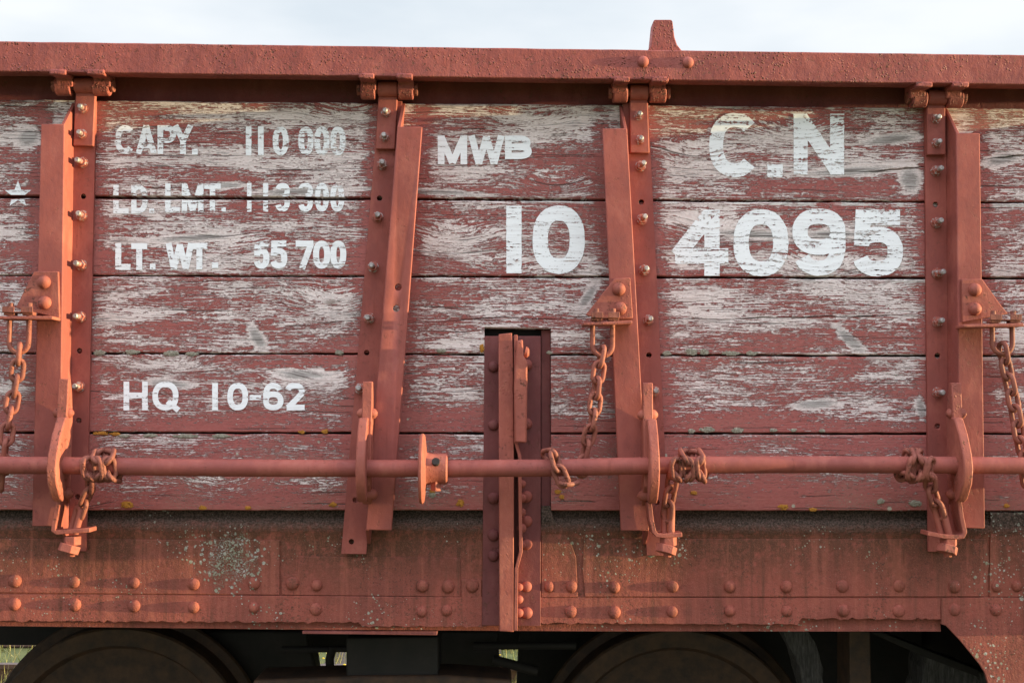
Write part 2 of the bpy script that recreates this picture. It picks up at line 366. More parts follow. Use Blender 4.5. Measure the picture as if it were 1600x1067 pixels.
def tube(bm, pts, r, seg=12, closed=False, cap=True):
    pts = [Vector(p) for p in pts]; fr = frames(pts, closed); rings = []
    for i, (p, (u, v)) in enumerate(zip(pts, fr)):
        rr = r[i] if isinstance(r, (list, tuple)) else r
        rings.append([bm.verts.new(p + (u * math.cos(a) + v * math.sin(a)) * rr) for a in (2 * math.pi * k / seg for k in range(seg))])
    n = len(rings)
    for i in range(n if closed else n - 1):
        A, B = rings[i], rings[(i + 1) % n]
        for k in range(seg): bm.faces.new((A[k], A[(k + 1) % seg], B[(k + 1) % seg], B[k]))
    if cap and not closed: bm.faces.new(rings[0][::-1]); bm.faces.new(rings[-1])
def dome(bm, c, r, h, seg=16, rings=5):
    """round rivet head facing the camera side (-Y)"""
    c = Vector(c); prev = None
    for i in range(rings):
        a = (math.pi / 2) * i / rings
        rr = r * math.cos(a) ** .9; yy = -h * math.sin(a)
        ring = [bm.verts.new(c + Vector((rr * math.cos(t), yy, rr * math.sin(t)))) for t in (2 * math.pi * k / seg for k in range(seg))]
        if prev:
            for k in range(seg): bm.faces.new((prev[k], prev[(k + 1) % seg], ring[(k + 1) % seg], ring[k]))
        prev = ring
    top = bm.verts.new(c + Vector((0, -h, 0)))
    for k in range(seg): bm.faces.new((prev[k], prev[(k + 1) % seg], top))
def lathe_y(bm, prof, c, seg=64):
    """profile [(radius, y)] turned about the Y axis through c"""
    c = Vector(c); rings = [[bm.verts.new(c + Vector((r * math.cos(a), y, r * math.sin(a)))) for a in (2 * math.pi * k / seg for k in range(seg))] for r, y in prof]
    for A, B in zip(rings, rings[1:]):
        for k in range(seg): bm.faces.new((A[k], A[(k + 1) % seg], B[(k + 1) % seg], B[k]))
    bm.faces.new(rings[0]); bm.faces.new(rings[-1])

# ------------------------------------------------------------------ the ground
XL, XR = -2.75, 2.75                            # ends of the modelled wagon side
GZ = -.43                                       # ground level; z = 0 is only the datum of the pixel grid
bm = bmesh.new(); bmesh.ops.create_grid(bm, x_segments=1, y_segments=1, size=900, matrix=Matrix.Translation((0, 0, GZ)))
g = ob('ground', bm, 'grass_ground', smooth=False); g['kind'] = 'structure'
bm = bmesh.new(); n = 60
vs = [[bm.verts.new((-14 + 28 * i / n, y, GZ + z + .012 * math.sin(i * 2.1 + y * 5))) for i in range(n + 1)] for y, z in ((-.9, .005), (-.4, .06), (.2, .10), (1.45, .11), (2.7, .10), (3.3, .06), (3.8, .005))]
for a, b in zip(vs, vs[1:]):
    for i in range(n): bm.faces.new((a[i], a[i + 1], b[i + 1], b[i]))
o = ob('track_bed', bm, 'ballast'); o['kind'] = 'structure'

TRACK_Z = P(188, 962, -.66).z - .525 - .489 - .255
def track(y, z, label):
    t = thing('railway_track', label, 'railway track', (0, y, z))
    for s in (-1, 1):
        bm = bmesh.new(); yc = y + s * .7525
        prof = [(-.065, 0), (.065, 0), (.065, .012), (.012, .03), (.012, .115), (.035, .122), (.035, .155), (-.035, .155), (-.035, .122), (-.012, .115), (-.012, .03), (-.065, .012)]
        hexa(bm, [(-14, yc + a, z + b + .10) for a, b in prof], [(14, yc + a, z + b + .10) for a, b in prof])
        ob('rail', bm, 'rail_iron', t)
    for i in range(-20, 21):
        bm = bmesh.new(); box(bm, i * .62 - .11, i * .62 + .11, y - 1.25, y + 1.25, z - .06, z + .10)
        ob('sleeper', bm, 'sleeper_wood', t, bevel=.008)
track(1.45, TRACK_Z, 'railway track on the ballast directly under the red wagon')
track(6.2, GZ - .09, 'overgrown empty railway track in the grass beyond the wagon')

bm = bmesh.new()
for _ in range(34000):
    x = random.uniform(-5.5, 5.5); y = random.uniform(3.9, 11.5)
    if abs(y - 6.2) < .9 and random.random() < .6: continue
    h = random.uniform(.05, .22) * (1.5 if random.random() < .1 else 1); a = random.uniform(0, math.pi); wd = .005
    dx, dy = math.cos(a) * wd, math.sin(a) * wd; lx, ly = random.gauss(0, .05), random.gauss(0, .05)
    bm.faces.new([bm.verts.new(q) for q in ((x - dx, y - dy, GZ), (x + dx, y + dy, GZ), (x + lx, y + ly, GZ + h))])
tag(ob('grass', bm, 'grass_blades', smooth=False), 'sunlit rough grass growing beyond the wagon', 'grass', kind='stuff')
bm = bmesh.new()
for _ in range(420):
    x = random.uniform(-5.5, 5.5); y = random.uniform(3.9, 9.5); z = GZ + random.uniform(.1, .24)
    bmesh.ops.create_icosphere(bm, subdivisions=1, radius=random.uniform(.008, .016), matrix=Matrix.Translation((x, y, z)) @ Matrix.Scale(.5, 4, (0, 0, 1)))
tag(ob('wildflowers', bm, 'yellow_petal'), 'small yellow flower heads scattered through the grass', 'wildflowers', kind='stuff')

# ------------------------------------------------------------------ THE WAGON
wagon = thing('rail_wagon', 'weathered red open rail wagon with peeling plank side and white lettering', 'rail wagon', (0, 1.45, TRACK_Z + .255))

# ---- planks
ROWS = [  # (top left y, top right y, bottom left y, bottom right y) at x=0 and x=1600
    (156, 170, 305.0, 315.5), (310.5, 318.0, 429.0, 433.0), (431.5, 437.0, 550.5, 555.0), (553.0, 558.0, 674.5, 676.5), (677.5, 679.5, 797.0, 798.0)]
def lin(a, b): return lambda x: a + (b - a) * x / 1600
def wig(x, s, amp): return amp * (mnoise.noise(Vector((x * .021, s * 3.3, 0))) + .5 * mnoise.noise(Vector((x * .08, s * 7.1, 4))))
def plank(name, segs, seed, wear, lichen, cracks=(), foot=.07):
    """segs: (x0, x1, top fn, bottom fn); cracks: (x0, x1, y at x0, y at x1, half width px)"""
    bm = bmesh.new()
    for (x0, x1, ft, fb, ed) in segs:
        n = max(2, int((x1 - x0) / 5)); cols = []
        for i in range(n + 1):
            x = x0 + (x1 - x0) * i / n
            t = ft(x) + wig(x, seed, 1.1); b = fb(x) + wig(x, seed + 9, 1.1) * ed
            rows = [(b, -.055), (b, -.004), (b - 1.6, 0)]
            if cracks:                           # one wandering split per board, open only along some stretches
                tr = sorted(cracks); cy = tr[0][2]; k = 0
                for (cx0, cx1, cy0, cy1, hw) in tr:
                    if x >= cx0: cy = cy0 + (cy1 - cy0) * min(1, (x - cx0) / (cx1 - cx0))
                    if cx0 <= x <= cx1: k = hw * .62 * math.sin(math.pi * (x - cx0) / (cx1 - cx0)) ** .6
                for q0, q1 in zip(tr, tr[1:]):
                    if q0[1] < x < q1[0]: cy = q0[3] + (q1[2] - q0[3]) * (x - q0[1]) / (q1[0] - q0[1])
                cy += 4.5 * mnoise.noise(Vector((x * .011, seed, 2))) + 1.6 * mnoise.noise(Vector((x * .05, seed, 5)))
                k = max(.02, k * (.8 + .9 * mnoise.noise(Vector((x * .03, seed, 9)))))
                cy = min(b - 6, max(t + 6, cy)); dd = -.016 if k > .06 else 0
                rows += [(cy + k, 0), (cy + k * .6, dd), (cy - k * .6, dd), (cy - k, 0)]
            rows += [(t + 1.6, 0), (t, -.004), (t, -.055)]
            col = []
            for (y, d) in rows:
                p = P(x, y, 0); col.append(bm.verts.new((p.x, -d, p.z)))
            cols.append(col)
        for A, B in zip(cols, cols[1:]):
            for k in range(len(A) - 1): bm.faces.new((A[k], B[k], B[k + 1], A[k + 1]))
            bm.faces.new((A[-1], B[-1], B[0], A[0]))
        bm.faces.new(cols[0]); bm.faces.new(cols[-1][::-1])
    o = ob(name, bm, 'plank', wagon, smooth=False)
    o['grain_seed'] = seed; o['wear'] = wear; o['lichen'] = lichen; o['red_foot'] = foot
    o['z_top'] = P(800, segs[0][2](800), 0).z; o['z_bottom'] = P(800, segs[0][3](800), 0).z
    return o
XA, XB = -520, 2120
def row(i): a = ROWS[i]; return lin(a[0], a[1]), lin(a[2], a[3])
PL = []
t_, b_ = row(0)
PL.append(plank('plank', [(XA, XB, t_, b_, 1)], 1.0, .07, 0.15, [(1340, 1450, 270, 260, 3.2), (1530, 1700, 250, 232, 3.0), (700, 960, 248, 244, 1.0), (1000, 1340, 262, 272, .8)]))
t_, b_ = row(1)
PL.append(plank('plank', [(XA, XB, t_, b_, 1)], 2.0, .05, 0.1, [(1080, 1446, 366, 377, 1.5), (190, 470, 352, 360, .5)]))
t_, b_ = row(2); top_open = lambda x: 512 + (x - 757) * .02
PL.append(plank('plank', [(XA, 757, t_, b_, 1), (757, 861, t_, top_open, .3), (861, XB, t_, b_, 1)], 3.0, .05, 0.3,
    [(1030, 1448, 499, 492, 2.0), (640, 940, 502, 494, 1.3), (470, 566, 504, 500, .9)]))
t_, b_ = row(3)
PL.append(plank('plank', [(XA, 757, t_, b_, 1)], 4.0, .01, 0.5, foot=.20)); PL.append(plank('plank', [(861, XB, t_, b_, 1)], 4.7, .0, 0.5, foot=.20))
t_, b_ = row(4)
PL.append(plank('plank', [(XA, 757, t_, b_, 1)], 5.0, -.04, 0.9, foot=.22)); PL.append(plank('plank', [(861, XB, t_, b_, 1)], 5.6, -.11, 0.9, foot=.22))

# ---- white lettering
def arc(cx, cy, rx, ry, a0, a1, n=28, e=2.35):
    out = []
    for i in range(n + 1):
        a = R(a0 + (a1 - a0) * i / n); c, s = math.cos(a), math.sin(a)
        out.append((cx + rx * math.copysign(abs(c) ** (2 / e), c), cy + ry * math.copysign(abs(s) ** (2 / e), s)))
    return out
def glyph(ch, h):
    """strokes in a unit box inset by the half stroke width h=(hx, hy): list of (points, closed)"""
    a, b = h; l, r, lo, hi = a, 1 - a, b, 1 - b; m = .5
    E = lambda a0, a1, y0=lo, y1=hi, x0=l, x1=r, e=2.35: arc((x0 + x1) / 2, (y0 + y1) / 2, (x1 - x0) / 2, (y1 - y0) / 2, a0, a1, e=e)
    G = {
     'C': [(E(42, 318), 0)], '0': [(E(0, 360)[:-1], 1)], 'O': [(E(0, 360)[:-1], 1)],
     'Q': [(E(0, 360)[:-1], 1), ([(.58, .32), (1.0, 0.0)], 0)],
     'A': [([(l * .9, 0), (m, 1 - b * .2)], 0), ([(1 - l * .9, 0), (m, 1 - b * .2)], 0), ([(.25, .3), (.75, .3)], 0)],
     'P': [([(l, 0), (l, 1)], 0), ([(l, hi), (.5, hi)] + arc(.5, (hi + .48) / 2, r - .5, (hi - .48) / 2, 90, -90, 16) + [(l, .48)], 0)],
     'B': [([(l, 0), (l, 1)], 0), ([(l, hi), (.5, hi)] + arc(.5, (hi + .52) / 2, r - .54, (hi - .52) / 2, 90, -90, 14) + [(l, .52)], 0), ([(.5, .52)] + arc(.5, (lo + .52) / 2, r - .5, (.52 - lo) / 2, 90, -90, 14) + [(l, lo)], 0)],
     'D': [([(l, 0), (l, 1)], 0), ([(l, hi), (.4, hi)] + arc(.4, .5, r - .4, .5 - b, 90, -90, 20) + [(l, lo)], 0)],
     'Y': [([(l * .7, 1), (m, .45)], 0), ([(1 - l * .7, 1), (m, .45)], 0), ([(m, .5), (m, 0)], 0)],
     'L': [([(l, 1), (l, 0)], 0), ([(l, lo), (1, lo)], 0)],
     'T': [([(0, hi), (1, hi)], 0), ([(m, 1), (m, 0)], 0)],
     'M': [([(l, 0), (l, 1)], 0), ([(r, 0), (r, 1)], 0), ([(l, 1 - b * .3), (m, .05)], 0), ([(r, 1 - b * .3), (m, .05)], 0)],
     'W': [([(l * .7, 1), (.28, 0.02)], 0), ([(.28, 0.02), (m, .95)], 0), ([(m, .95), (.72, 0.02)], 0), ([(.72, 0.02), (1 - l * .7, 1)], 0)],
     'N': [([(l, 0), (l, 1)], 0), ([(r, 0), (r, 1)], 0), ([(l, 1 - b * .5), (r, b * .5)], 0)],
     'H': [([(l, 0), (l, 1)], 0), ([(r, 0), (r, 1)], 0), ([(l, .52), (r, .52)], 0)],
     '1': [([(m, 0), (m, 1)], 0)], '.': [([(m, 0), (m, 1)], 0)], '-': [([(0, m), (1, m)], 0)],
     '3': [(arc(.5, (hi + .53) / 2, r - .5, (hi - .53) / 2, 165, -90, 20), 0), (arc(.5, (lo + .53) / 2, r - .5, (.53 - lo) / 2, 90, -165, 20), 0)],
     '5': [([(.94, hi), (l + .04, hi)], 0), ([(l + .04, 1), (l, .46)], 0), (arc(.48, (lo + .63) / 2, r - .48, (.63 - lo) / 2, 140, -160, 26), 0)],
     '7': [([(0, hi), (1 - a * .3, hi)], 0), ([(r, hi), (.34, 0)], 0)],
     '4': [([(.70, 0), (.70, 1)], 0), ([(0.02, .30), (1, .30)], 0), ([(.66, .93), (.06, .30)], 0)],
     '9': [(arc(.5, .655, r - .5, hi - .655, 0, 360, 32)[:-1], 1), ([(r, .655), (r, .5)] + arc(.5, .45, r - .5, .45 - lo, 0, -150, 18), 0)],
     '6': [(arc(.5, .345, r - .5, .345 - lo, 0, 360, 32)[:-1], 1), ([(l, .345), (l, .5)] + arc(.5, .55, r - .5, hi - .55, 180, 30, 18), 0)],
     '2': [(arc(.5, .68, r - .5, hi - .68, 165, -20, 20) + [(.36, .24), (l, lo)], 0), ([(l * .6, lo), (1, lo)], 0)],
    }
    return G[ch]
def ribbon(bm, pts, hw, closed, lift, seed):
    n = len(pts)
    # even out long strokes so that edges can wander a little
    q = []
    for i in range(n if closed else n - 1):
        a = Vector(pts[i]); b = Vector(pts[(i + 1) % n]); k = max(1, int((b - a).length / 5))
        q += [a + (b - a) * j / k for j in range(k)]
    if not closed: q.append(Vector(pts[-1]))
    L, Rr = [], []
    n = len(q)
    for i in range(n):
        a = q[(i - 1) % n] if closed or i else q[i]; b = q[(i + 1) % n] if closed or i < n - 1 else q[i]
        t = (b - a)
        if t.length < 1e-6: t = Vector((1, 0))
        t.normalize(); nn = Vector((-t.y, t.x))
        e1 = hw * (1 + .07 * mnoise.noise(Vector((q[i].x * .16, q[i].y * .16, seed)))); e2 = hw * (1 + .07 * mnoise.noise(Vector((q[i].x * .16, q[i].y * .16, seed + 5))))
        L.append(q[i] + nn * e1); Rr.append(q[i] - nn * e2)
    va = [bm.verts.new(P(p.x, p.y, lift)) for p in L]; vb = [bm.verts.new(P(p.x, p.y, lift)) for p in Rr]
    for i in range(n if closed else n - 1):
        j = (i + 1) % n
        try: bm.faces.new((va[i], va[j], vb[j], vb[i]))
        except ValueError: pass
GAPS = []
for i in range(2): GAPS.append((i, ))
def lettering(items, sw, seed, fade, label, split=False):
    """items: (character, x0, x1, y0, y1) boxes in photo pixels; sw: stroke width in pixels"""
    if split and len(items) > 1:
        for it in items: lettering([it], sw, seed, fade, '', True)
        return
    for part in ((0, 1) if split else (0,)):
        bm = bmesh.new(); lift = .0012
        for (ch, x0, x1, y0, y1) in items:
            W, H = x1 - x0, y1 - y0
            s = min(sw, W) if ch in '1.' else sw
            if ch == '.': s = W
            if ch == '-': s = H
            for pts, closed in glyph(ch, (min(.5, s / 2 / W), s / 2 / H)):
                ribbon(bm, [(x0 + u * W, y1 - v * H) for u, v in pts], s / 2, closed, lift, seed + x0); lift += .00012
        if split:                                # half of the line on each board, nothing across the open joint
            f = items[0][1] / 1600
            ya = ROWS[0][2] + (ROWS[0][3] - ROWS[0][2]) * f; yb = ROWS[1][0] + (ROWS[1][1] - ROWS[1][0]) * f
            zc = P(items[0][1], ya - .6, 0).z if part == 0 else P(items[0][1], yb + 1.2, 0).z
            bmesh.ops.bisect_plane(bm, geom=bm.verts[:] + bm.edges[:] + bm.faces[:], plane_co=(0, 0, zc), plane_no=(0, 0, 1), clear_inner=part == 0, clear_outer=part == 1)
        if not bm.faces: bm.free(); continue
        o = ob('lettering', bm, 'white_paint', wagon, smooth=False)
        o['grain_seed'] = seed if part == 0 else 2.0; o['fade'] = fade
        if label: o['label'] = label
def word(s, boxes, y0, y1): return [(c, a, b, y0, y1) for c, (a, b) in zip(s, boxes)]
lettering(word('CAPY', [(180, 211), (212, 245), (246, 275), (271, 301)], 196, 241) + [('.', 300, 309, 233, 242)], 9.0, 1.0, .025, 'white lettering CAPY.')
lettering(word('110', [(384, 393), (402, 413), (426, 451)], 198, 243), 9.0, 1.0, .025, 'white lettering 110')
lettering(word('000', [(466, 490), (491, 515), (516, 540)], 198, 243), 9.0, 1.0, .025, 'white lettering 000')
lettering(word('LD', [(177, 201), (205, 231)], 289, 334) + [('.', 233, 241, 326, 333)], 8.5, 1.0, .03, 'white lettering LD.', True)
lettering(word('LMT', [(258, 281), (284, 318), (319, 345)], 287, 332) + [('.', 346, 353, 324, 331)], 8.5, 1.0, .03, 'white lettering LMT.', True)
lettering(word('113', [(386, 393), (411, 419), (430, 453)], 286, 331), 8.5, 1.0, .03, 'white lettering 113', True)
lettering(word('300', [(466, 489), (492, 514), (516, 538)], 286, 331), 8.5, 1.0, .03, 'white lettering 300', True)
lettering(word('LT', [(180, 204), (205, 230)], 380, 422) + [('.', 234, 243, 412, 421)], 9.5, 2.0, .02, 'white lettering LT.')
lettering(word('WT', [(260, 302), (299, 324)], 380, 421) + [('.', 331, 341, 410, 419)], 9.5, 2.0, .02, 'white lettering WT.')
lettering(word('55', [(397, 421), (423, 449)], 376, 420), 9.5, 2.0, .02, 'white lettering 55')
lettering(word('700', [(462, 491), (489, 516), (516, 541)], 376, 420), 9.5, 2.0, .02, 'white lettering 700')
lettering(word('HQ', [(193, 231), (238, 279)], 596, 641), 9.0, 4.0, -.01, 'white lettering HQ')
lettering(word('10', [(331, 341), (355, 388)], 598, 641) + [('-', 390, 408, 617, 625)] + word('62', [(411, 443), (445, 476)], 598, 641), 9.0, 4.0, -.01, 'white lettering 10-62')
lettering(word('MW', [(684, 730), (733, 787)], 212, 257) + [('B', 789, 831, 212, 249)], 10.5, 1.0, -.02, 'white lettering MWB')
lettering([('C', 1108, 1188, 177, 277), ('.', 1199, 1223, 257, 277), ('N', 1240, 1319, 178, 273)], 22, 1.0, .03, 'large white lettering C.N')
lettering([('1', 790, 816, 322, 427), ('0', 832, 914, 321, 428)], 24, 2.0, .0, 'large white numeral 10')
lettering([('4', 1053, 1138, 328, 431), ('0', 1146, 1232, 327, 432), ('9', 1238, 1321, 326, 431), ('5', 1334, 1411, 328, 432)], 24, 2.0, .03, 'large white number 4095')
# the painted star at the left edge, half on each board
bm = bmesh.new()
for (lo_, hi_) in ((0, 1),):
    pts = [(28 + (22 if k % 2 == 0 else 9) * math.sin(k * math.pi / 5), 304 - (22 if k % 2 == 0 else 9) * math.cos(k * math.pi / 5)) for k in range(10)]
    c = bm.verts.new(P(28, 304, .0012)); vs = [bm.verts.new(P(x, y, .0012)) for x, y in pts]
    for k in range(10): bm.faces.new((c, vs[k], vs[(k + 1) % 10]))
za, zb = P(28, 305, 0).z, P(28, 312, 0).z
for zc in (za, zb): bmesh.ops.bisect_plane(bm, geom=bm.verts[:] + bm.edges[:] + bm.faces[:], plane_co=(0, 0, zc), plane_no=(0, 0, 1))
bmesh.ops.delete(bm, geom=[f for f in bm.faces if zb < f.calc_center_median().z < za], context='FACES')
o = ob('painted_star', bm, 'white_paint', wagon, smooth=False); o['grain_seed'] = 1.0; o['fade'] = .02

# ---- top rail: a deep channel lying on the boards, its web set back under it
def longbar(bm, pl, pr, prof_front):
    pass
yl = lambda x, a, b: a + (b - a) * x / 1600
def sweep_x(bm, prof, x0=XA, x1=XB, n=2, jit=0.0, seed=0):
    """prof: list of (y at x=0, y at x=1600, depth); y read at that depth"""
    rows = []
    for i in range(n + 1):
        x = x0 + (x1 - x0) * i / n; X = P(x, 533, 0).x
        ring = []
        for k, (a, b, d) in enumerate(prof):
            p0, p1 = P(0, a, d), P(1600, b, d); f = (X - p0.x) / (p1.x - p0.x); z = p0.z + (p1.z - p0.z) * f
            j = jit * mnoise.noise(Vector((X * 9, k * 3.1 + seed, 0))) + jit * .6 * mnoise.noise(Vector((X * 31, k * 5.1 + seed, 7)))
            ring.append(bm.verts.new((X, -d, z + j)))
        rows.append(ring)
    m = len(prof)
    for A, B in zip(rows, rows[1:]):
        for k in range(m): bm.faces.new((A[k], A[(k + 1) % m], B[(k + 1) % m], B[k]))
    bm.faces.new(rows[0]); bm.faces.new(rows[-1][::-1])
RD = .115                                       # how far the rail stands out
bm = bmesh.new()
sweep_x(bm, [(65, 86.5, RD), (112, 132.5, RD), (113.5, 134, RD - .012), (119, 140, .03), (119, 140, -.05), (70, 91, -.05)], n=160, jit=.0012)
rail = ob('top_rail', bm, 'rail_steel', wagon, bevel=.003)
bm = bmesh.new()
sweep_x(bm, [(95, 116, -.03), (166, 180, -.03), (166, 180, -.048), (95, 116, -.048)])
ob('rail_web', bm, 'shaded_red', wagon)
RIV = {}
def rivet_mesh(r, h, mat='red_steel'):
    key = (round(r, 4), round(h, 4), mat)
    if key not in RIV:
        bm = bmesh.new(); dome(bm, (0, 0, 0), r, h)
        me = bpy.data.meshes.new('rivet'); bmesh.ops.recalc_face_normals(bm, faces=bm.faces); bm.to_mesh(me); bm.free()
        for f in me.polygons: f.use_smooth = True
        me.materials.append(MAT[mat]); RIV[key] = me
    return RIV[key]
def rivet(px, py, d, parent, r=.0195, h=.015, mat='red_steel'):
    o = bpy.data.objects.new('rivet', rivet_mesh(r, h, mat)); COL.objects.link(o); o.location = P(px, py, d); k_ = random.uniform(.90, 1.05); o.scale = (k_ * random.uniform(.97, 1.03), random.uniform(.8, 1.1), k_); hang(o, parent)
    return o
rivet(1005, 97, RD, rail, .018, .014); rivet(1075, 98, RD, rail, .018, .014)
bm = bmesh.new()
f = [(1012, 79), (1017, 72), (1021, 33), (1023, 31), (1049, 31), (1051, 34), (1054, 58), (1058, 70), (1066, 80), (1066, 84), (1012, 84)]
prism(bm, f, .02, .085)
ob('rail_lug', bm, 'rail_steel', wagon, bevel=.004)

# ---- side sill
bm = bmesh.new()
def sill_profile(): 
    L_ = [(780, 782, -.058), (797, 799, -.036), (806, 808, -.026), (813, 815, -.014), (820, 822, -.004), (826, 828, .0), (832, 834, -.003), (839, 841, -.008), (846, 848, -.010), (905, 908, -.010), (925, 932, -.010)]
    return L_ + [(955, 966, -.010), (955, 966, -.05), (780, 782, -.12)]
sweep_x(bm, sill_profile(), n=240, jit=.0008)
sill = ob('side_sill', bm, 'sill_steel', wagon)
def ragged(pts, n, amp, seed, lo, hi):
    return [(lo + (hi - lo) * i / n, pts(lo + (hi - lo) * i / n) + amp * (mnoise.noise(Vector((i * .9, seed, 0))) + .7 * mnoise.noise(Vector((i * .31, seed, 3))))) for i in range(n + 1)]
def plate(poly, d0, d1, name='sill_plate', mat='sill_steel', bevel=.0015):
    bm = bmesh.new(); prism(bm, poly, d0, d1); return ob(name, bm, mat, sill, bevel=bevel)
# lower strip with its torn bottom edge
low = ragged(lambda x: 970 + 7 * x / 1600 + (6 if 560 < x < 760 else 0) - (9 if x > 1250 else 0), 330, 3.6, 2, XA, 1470)
plate([(XA, 925), (437, 930.5), (905, 934), (1470, 934.5)] + low[::-1], -.010, -.004)
plate([(XA, 972)] + [(x, y) for x, y in ((437, 983), (905, 986), (1470, 986), (1470, 978), (905, 975), (437, 970), (XA, 964))][0:3] + [(1470, 986), (1470, 966), (XA, 960)], -.06, -.026, 'sill_flange')
plate([(XA, 838), (437, 844), (437, 929), (XA, 921)], -.010, -.004)
plate([(910, 888), (912, 842), (1541, 842), (1546, 880), (1538, 931.5), (914, 932)], -.010, -.004)
plate([(466, 869), (690, 871), (719, 872), (719, 932), (440, 929), (440, 900), (466, 896)], -.010, -.006)
plate([(721, 905), (752, 905), (752, 933), (721, 933)], -.010, -.005)
plate([(1548, 800), (2050, 806), (2050, 934), (1546, 932)], -.012, -.003)
plate([(846, 790), (861, 790), (863, 805), (872, 825), (890, 842), (900, 870), (903, 932), (846, 933)], -.010, -.004)
# bolster end at the right, running down out of the picture
gus = [(1471, 975), (1478, 977), (1500, 1000), (1531, 1038), (1539, 1051), (1547, 1078), (1556, 1120), (2050, 1125), (2050, 934), (1546, 933), (1471, 934.6)]
plate(gus, -.012, -.002, 'bolster_end')
for x, y in ((24, 907), (116, 909), (210, 910), (303, 912), (397, 911), (457, 911), (495, 914), (660, 915), (700, 916), (738, 915), (858, 916), (893, 916), (960, 917), (1051, 916), (1140, 916), (1228, 916), (1316, 915.5), (1404, 915), (1491, 916), (1556, 916), (1588, 915),
             (23, 943), (117, 944), (210, 946), (303, 948), (397, 949), (494, 951), (659, 955), (698, 953), (892, 955), (960, 956), (1050, 955), (1140, 954), (1229, 954), (1317, 953), (1404, 954), (1491, 952), (1555, 952)):
    rivet(x, y, -.006, sill, .0195, .0155, 'sill_steel')

bm = bmesh.new(); prism(bm, [(1688, 800), (1702, 800), (1702, 1000), (1688, 1000)], -.01, .10)  # invented rib out of view, added to keep grazing sun off the sill
ob('added_shade_rib', bm, 'red_steel', sill, bevel=.002)
# ---- recess, king post and its riveted plates
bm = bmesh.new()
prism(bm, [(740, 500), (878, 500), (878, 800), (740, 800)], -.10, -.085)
ob('recess_back', bm, 'shaded_red', wagon)
post = None
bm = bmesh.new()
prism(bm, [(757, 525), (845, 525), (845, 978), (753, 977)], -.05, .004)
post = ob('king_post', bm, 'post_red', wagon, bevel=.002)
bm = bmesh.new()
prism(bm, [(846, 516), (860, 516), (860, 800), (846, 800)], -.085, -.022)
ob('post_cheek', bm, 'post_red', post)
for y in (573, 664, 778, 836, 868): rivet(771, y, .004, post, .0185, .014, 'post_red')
for y in (570, 662, 776, 814, 850, 916, 957): rivet(823, y, .004, post, .0185, .014)
bm = bmesh.new()                                # the flat front flange
prism(bm, [(779, 522), (800, 520), (802, 560), (803, 700), (803, 987), (780, 986)], .06, .075)
ob('front_flange', bm, 'rough_red', post, bevel=.003)
bm = bmesh.new()                                # web behind it
prism(bm, [(792, 524), (800, 524), (801, 982), (793, 982)], .0, .061)
ob('post_web', bm, 'red_steel', post)
bm = bmesh.new()                                # bent side strap
pl = [(806, 523), (806, 690), (812, 712), (814, 862), (807, 888), (806, 985)]
prism(bm, [(x - 2.7, y) for x, y in pl] + [(x + 2.7, y) for x, y in pl[::-1]], .0, .075)
ob('side_strap', bm, 'rough_red', post, bevel=.0015)
for y in (756, 778, 800, 825, 850, 917, 936, 957): rivet(815.5 if y < 880 else 811, y, .03, post, .014, .012)
bm = bmesh.new()                                # latch bar on the post
prism(bm, [(808, 532), (817, 530), (818, 555), (824, 565), (824, 602), (823, 692), (804, 691), (803, 600), (806, 558)], .062, .105)
lat = ob('latch_bar', bm, 'rough_red', post, bevel=.005)
bm = bmesh.new(); tube(bm, [P(820, 550, .07), P(824, 551, .07), P(827, 551, .07)], [.018, .017, .010], 16); ob('latch_knob', bm, 'rough_red', post)

# ---- stakes (Z bars hinged under the rail)
def apply_holes(o, holes, d):
    bm = bmesh.new()
    for x, y in holes:
        p = P(x, y, d); tube(bm, [(p.x, -.06, p.z), (p.x, .0005, p.z)], .0085, 14)
    me = bpy.data.meshes.new('cut'); bmesh.ops.recalc_face_normals(bm, faces=bm.faces); bm.to_mesh(me); bm.free()
    c = bpy.data.objects.new('cut', me); COL.objects.link(c)
    m = o.modifiers.new('holes', 'BOOLEAN'); m.operation = 'DIFFERENCE'; m.object = c; m.solver = 'EXACT'
    dg = bpy.context.evaluated_depsgraph_get(); dg.update()
    nm = bpy.data.meshes.new_from_object(o.evaluated_get(dg)); o.modifiers.remove(m)
    old = o.data; nm.name = old.name; o.data = nm
    bpy.data.objects.remove(c); bpy.data.meshes.remove(me); bpy.data.meshes.remove(old)
BOLT = None
def bolt_mesh():
    global BOLT
    if BOLT: return BOLT
    bm = bmesh.new()
    tube(bm, [(0, 0, 0), (0, -.003, 0)], .0175, 18)
    tube(bm, [(0, -.003, 0), (0, -.016, 0)], .0150, 6)
    tube(bm, [(0, -.016, 0), (0, -.046, 0), (0, -.049, 0)], [.0085, .0085, .006], 12)
    bmesh.ops.recalc_face_normals(bm, faces=bm.faces)
    BOLT = bpy.data.meshes.new('bolt'); bm.to_mesh(BOLT); bm.free()
    BOLT.materials.append(MAT['bolt_steel']); 
    for f in BOLT.polygons: f.use_smooth = True
    BOLT.set_sharp_from_angle(angle=R(35))
    return BOLT
def bolt_mat():
    t = NT('bolt_steel'); y = t.sep(t.pos)[1]
    n = t.noise(t.pos, 120, 3)
    paint = t.M('MULTIPLY', t.rng(n, .36, .50), t.rng(y, -.056, -.040))
    col = t.mix(paint, t.mix(t.rng(n, .4, .6), (.44, .41, .40), (.26, .22, .21)), (0.32, 0.09, 0.065))
    MAT['bolt_steel'] = t.done(col, .55, t.M('SUBTRACT', .6, t.M('MULTIPLY', paint, .6)))
bolt_mat()
ZD = .095                                        # how far a stake's outer face stands out
def bevel(o, w_):
    b = o.modifiers.new('bevel', 'BEVEL'); b.width = w_; b.segments = 2; b.limit_method = 'ANGLE'; b.angle_limit = R(35)
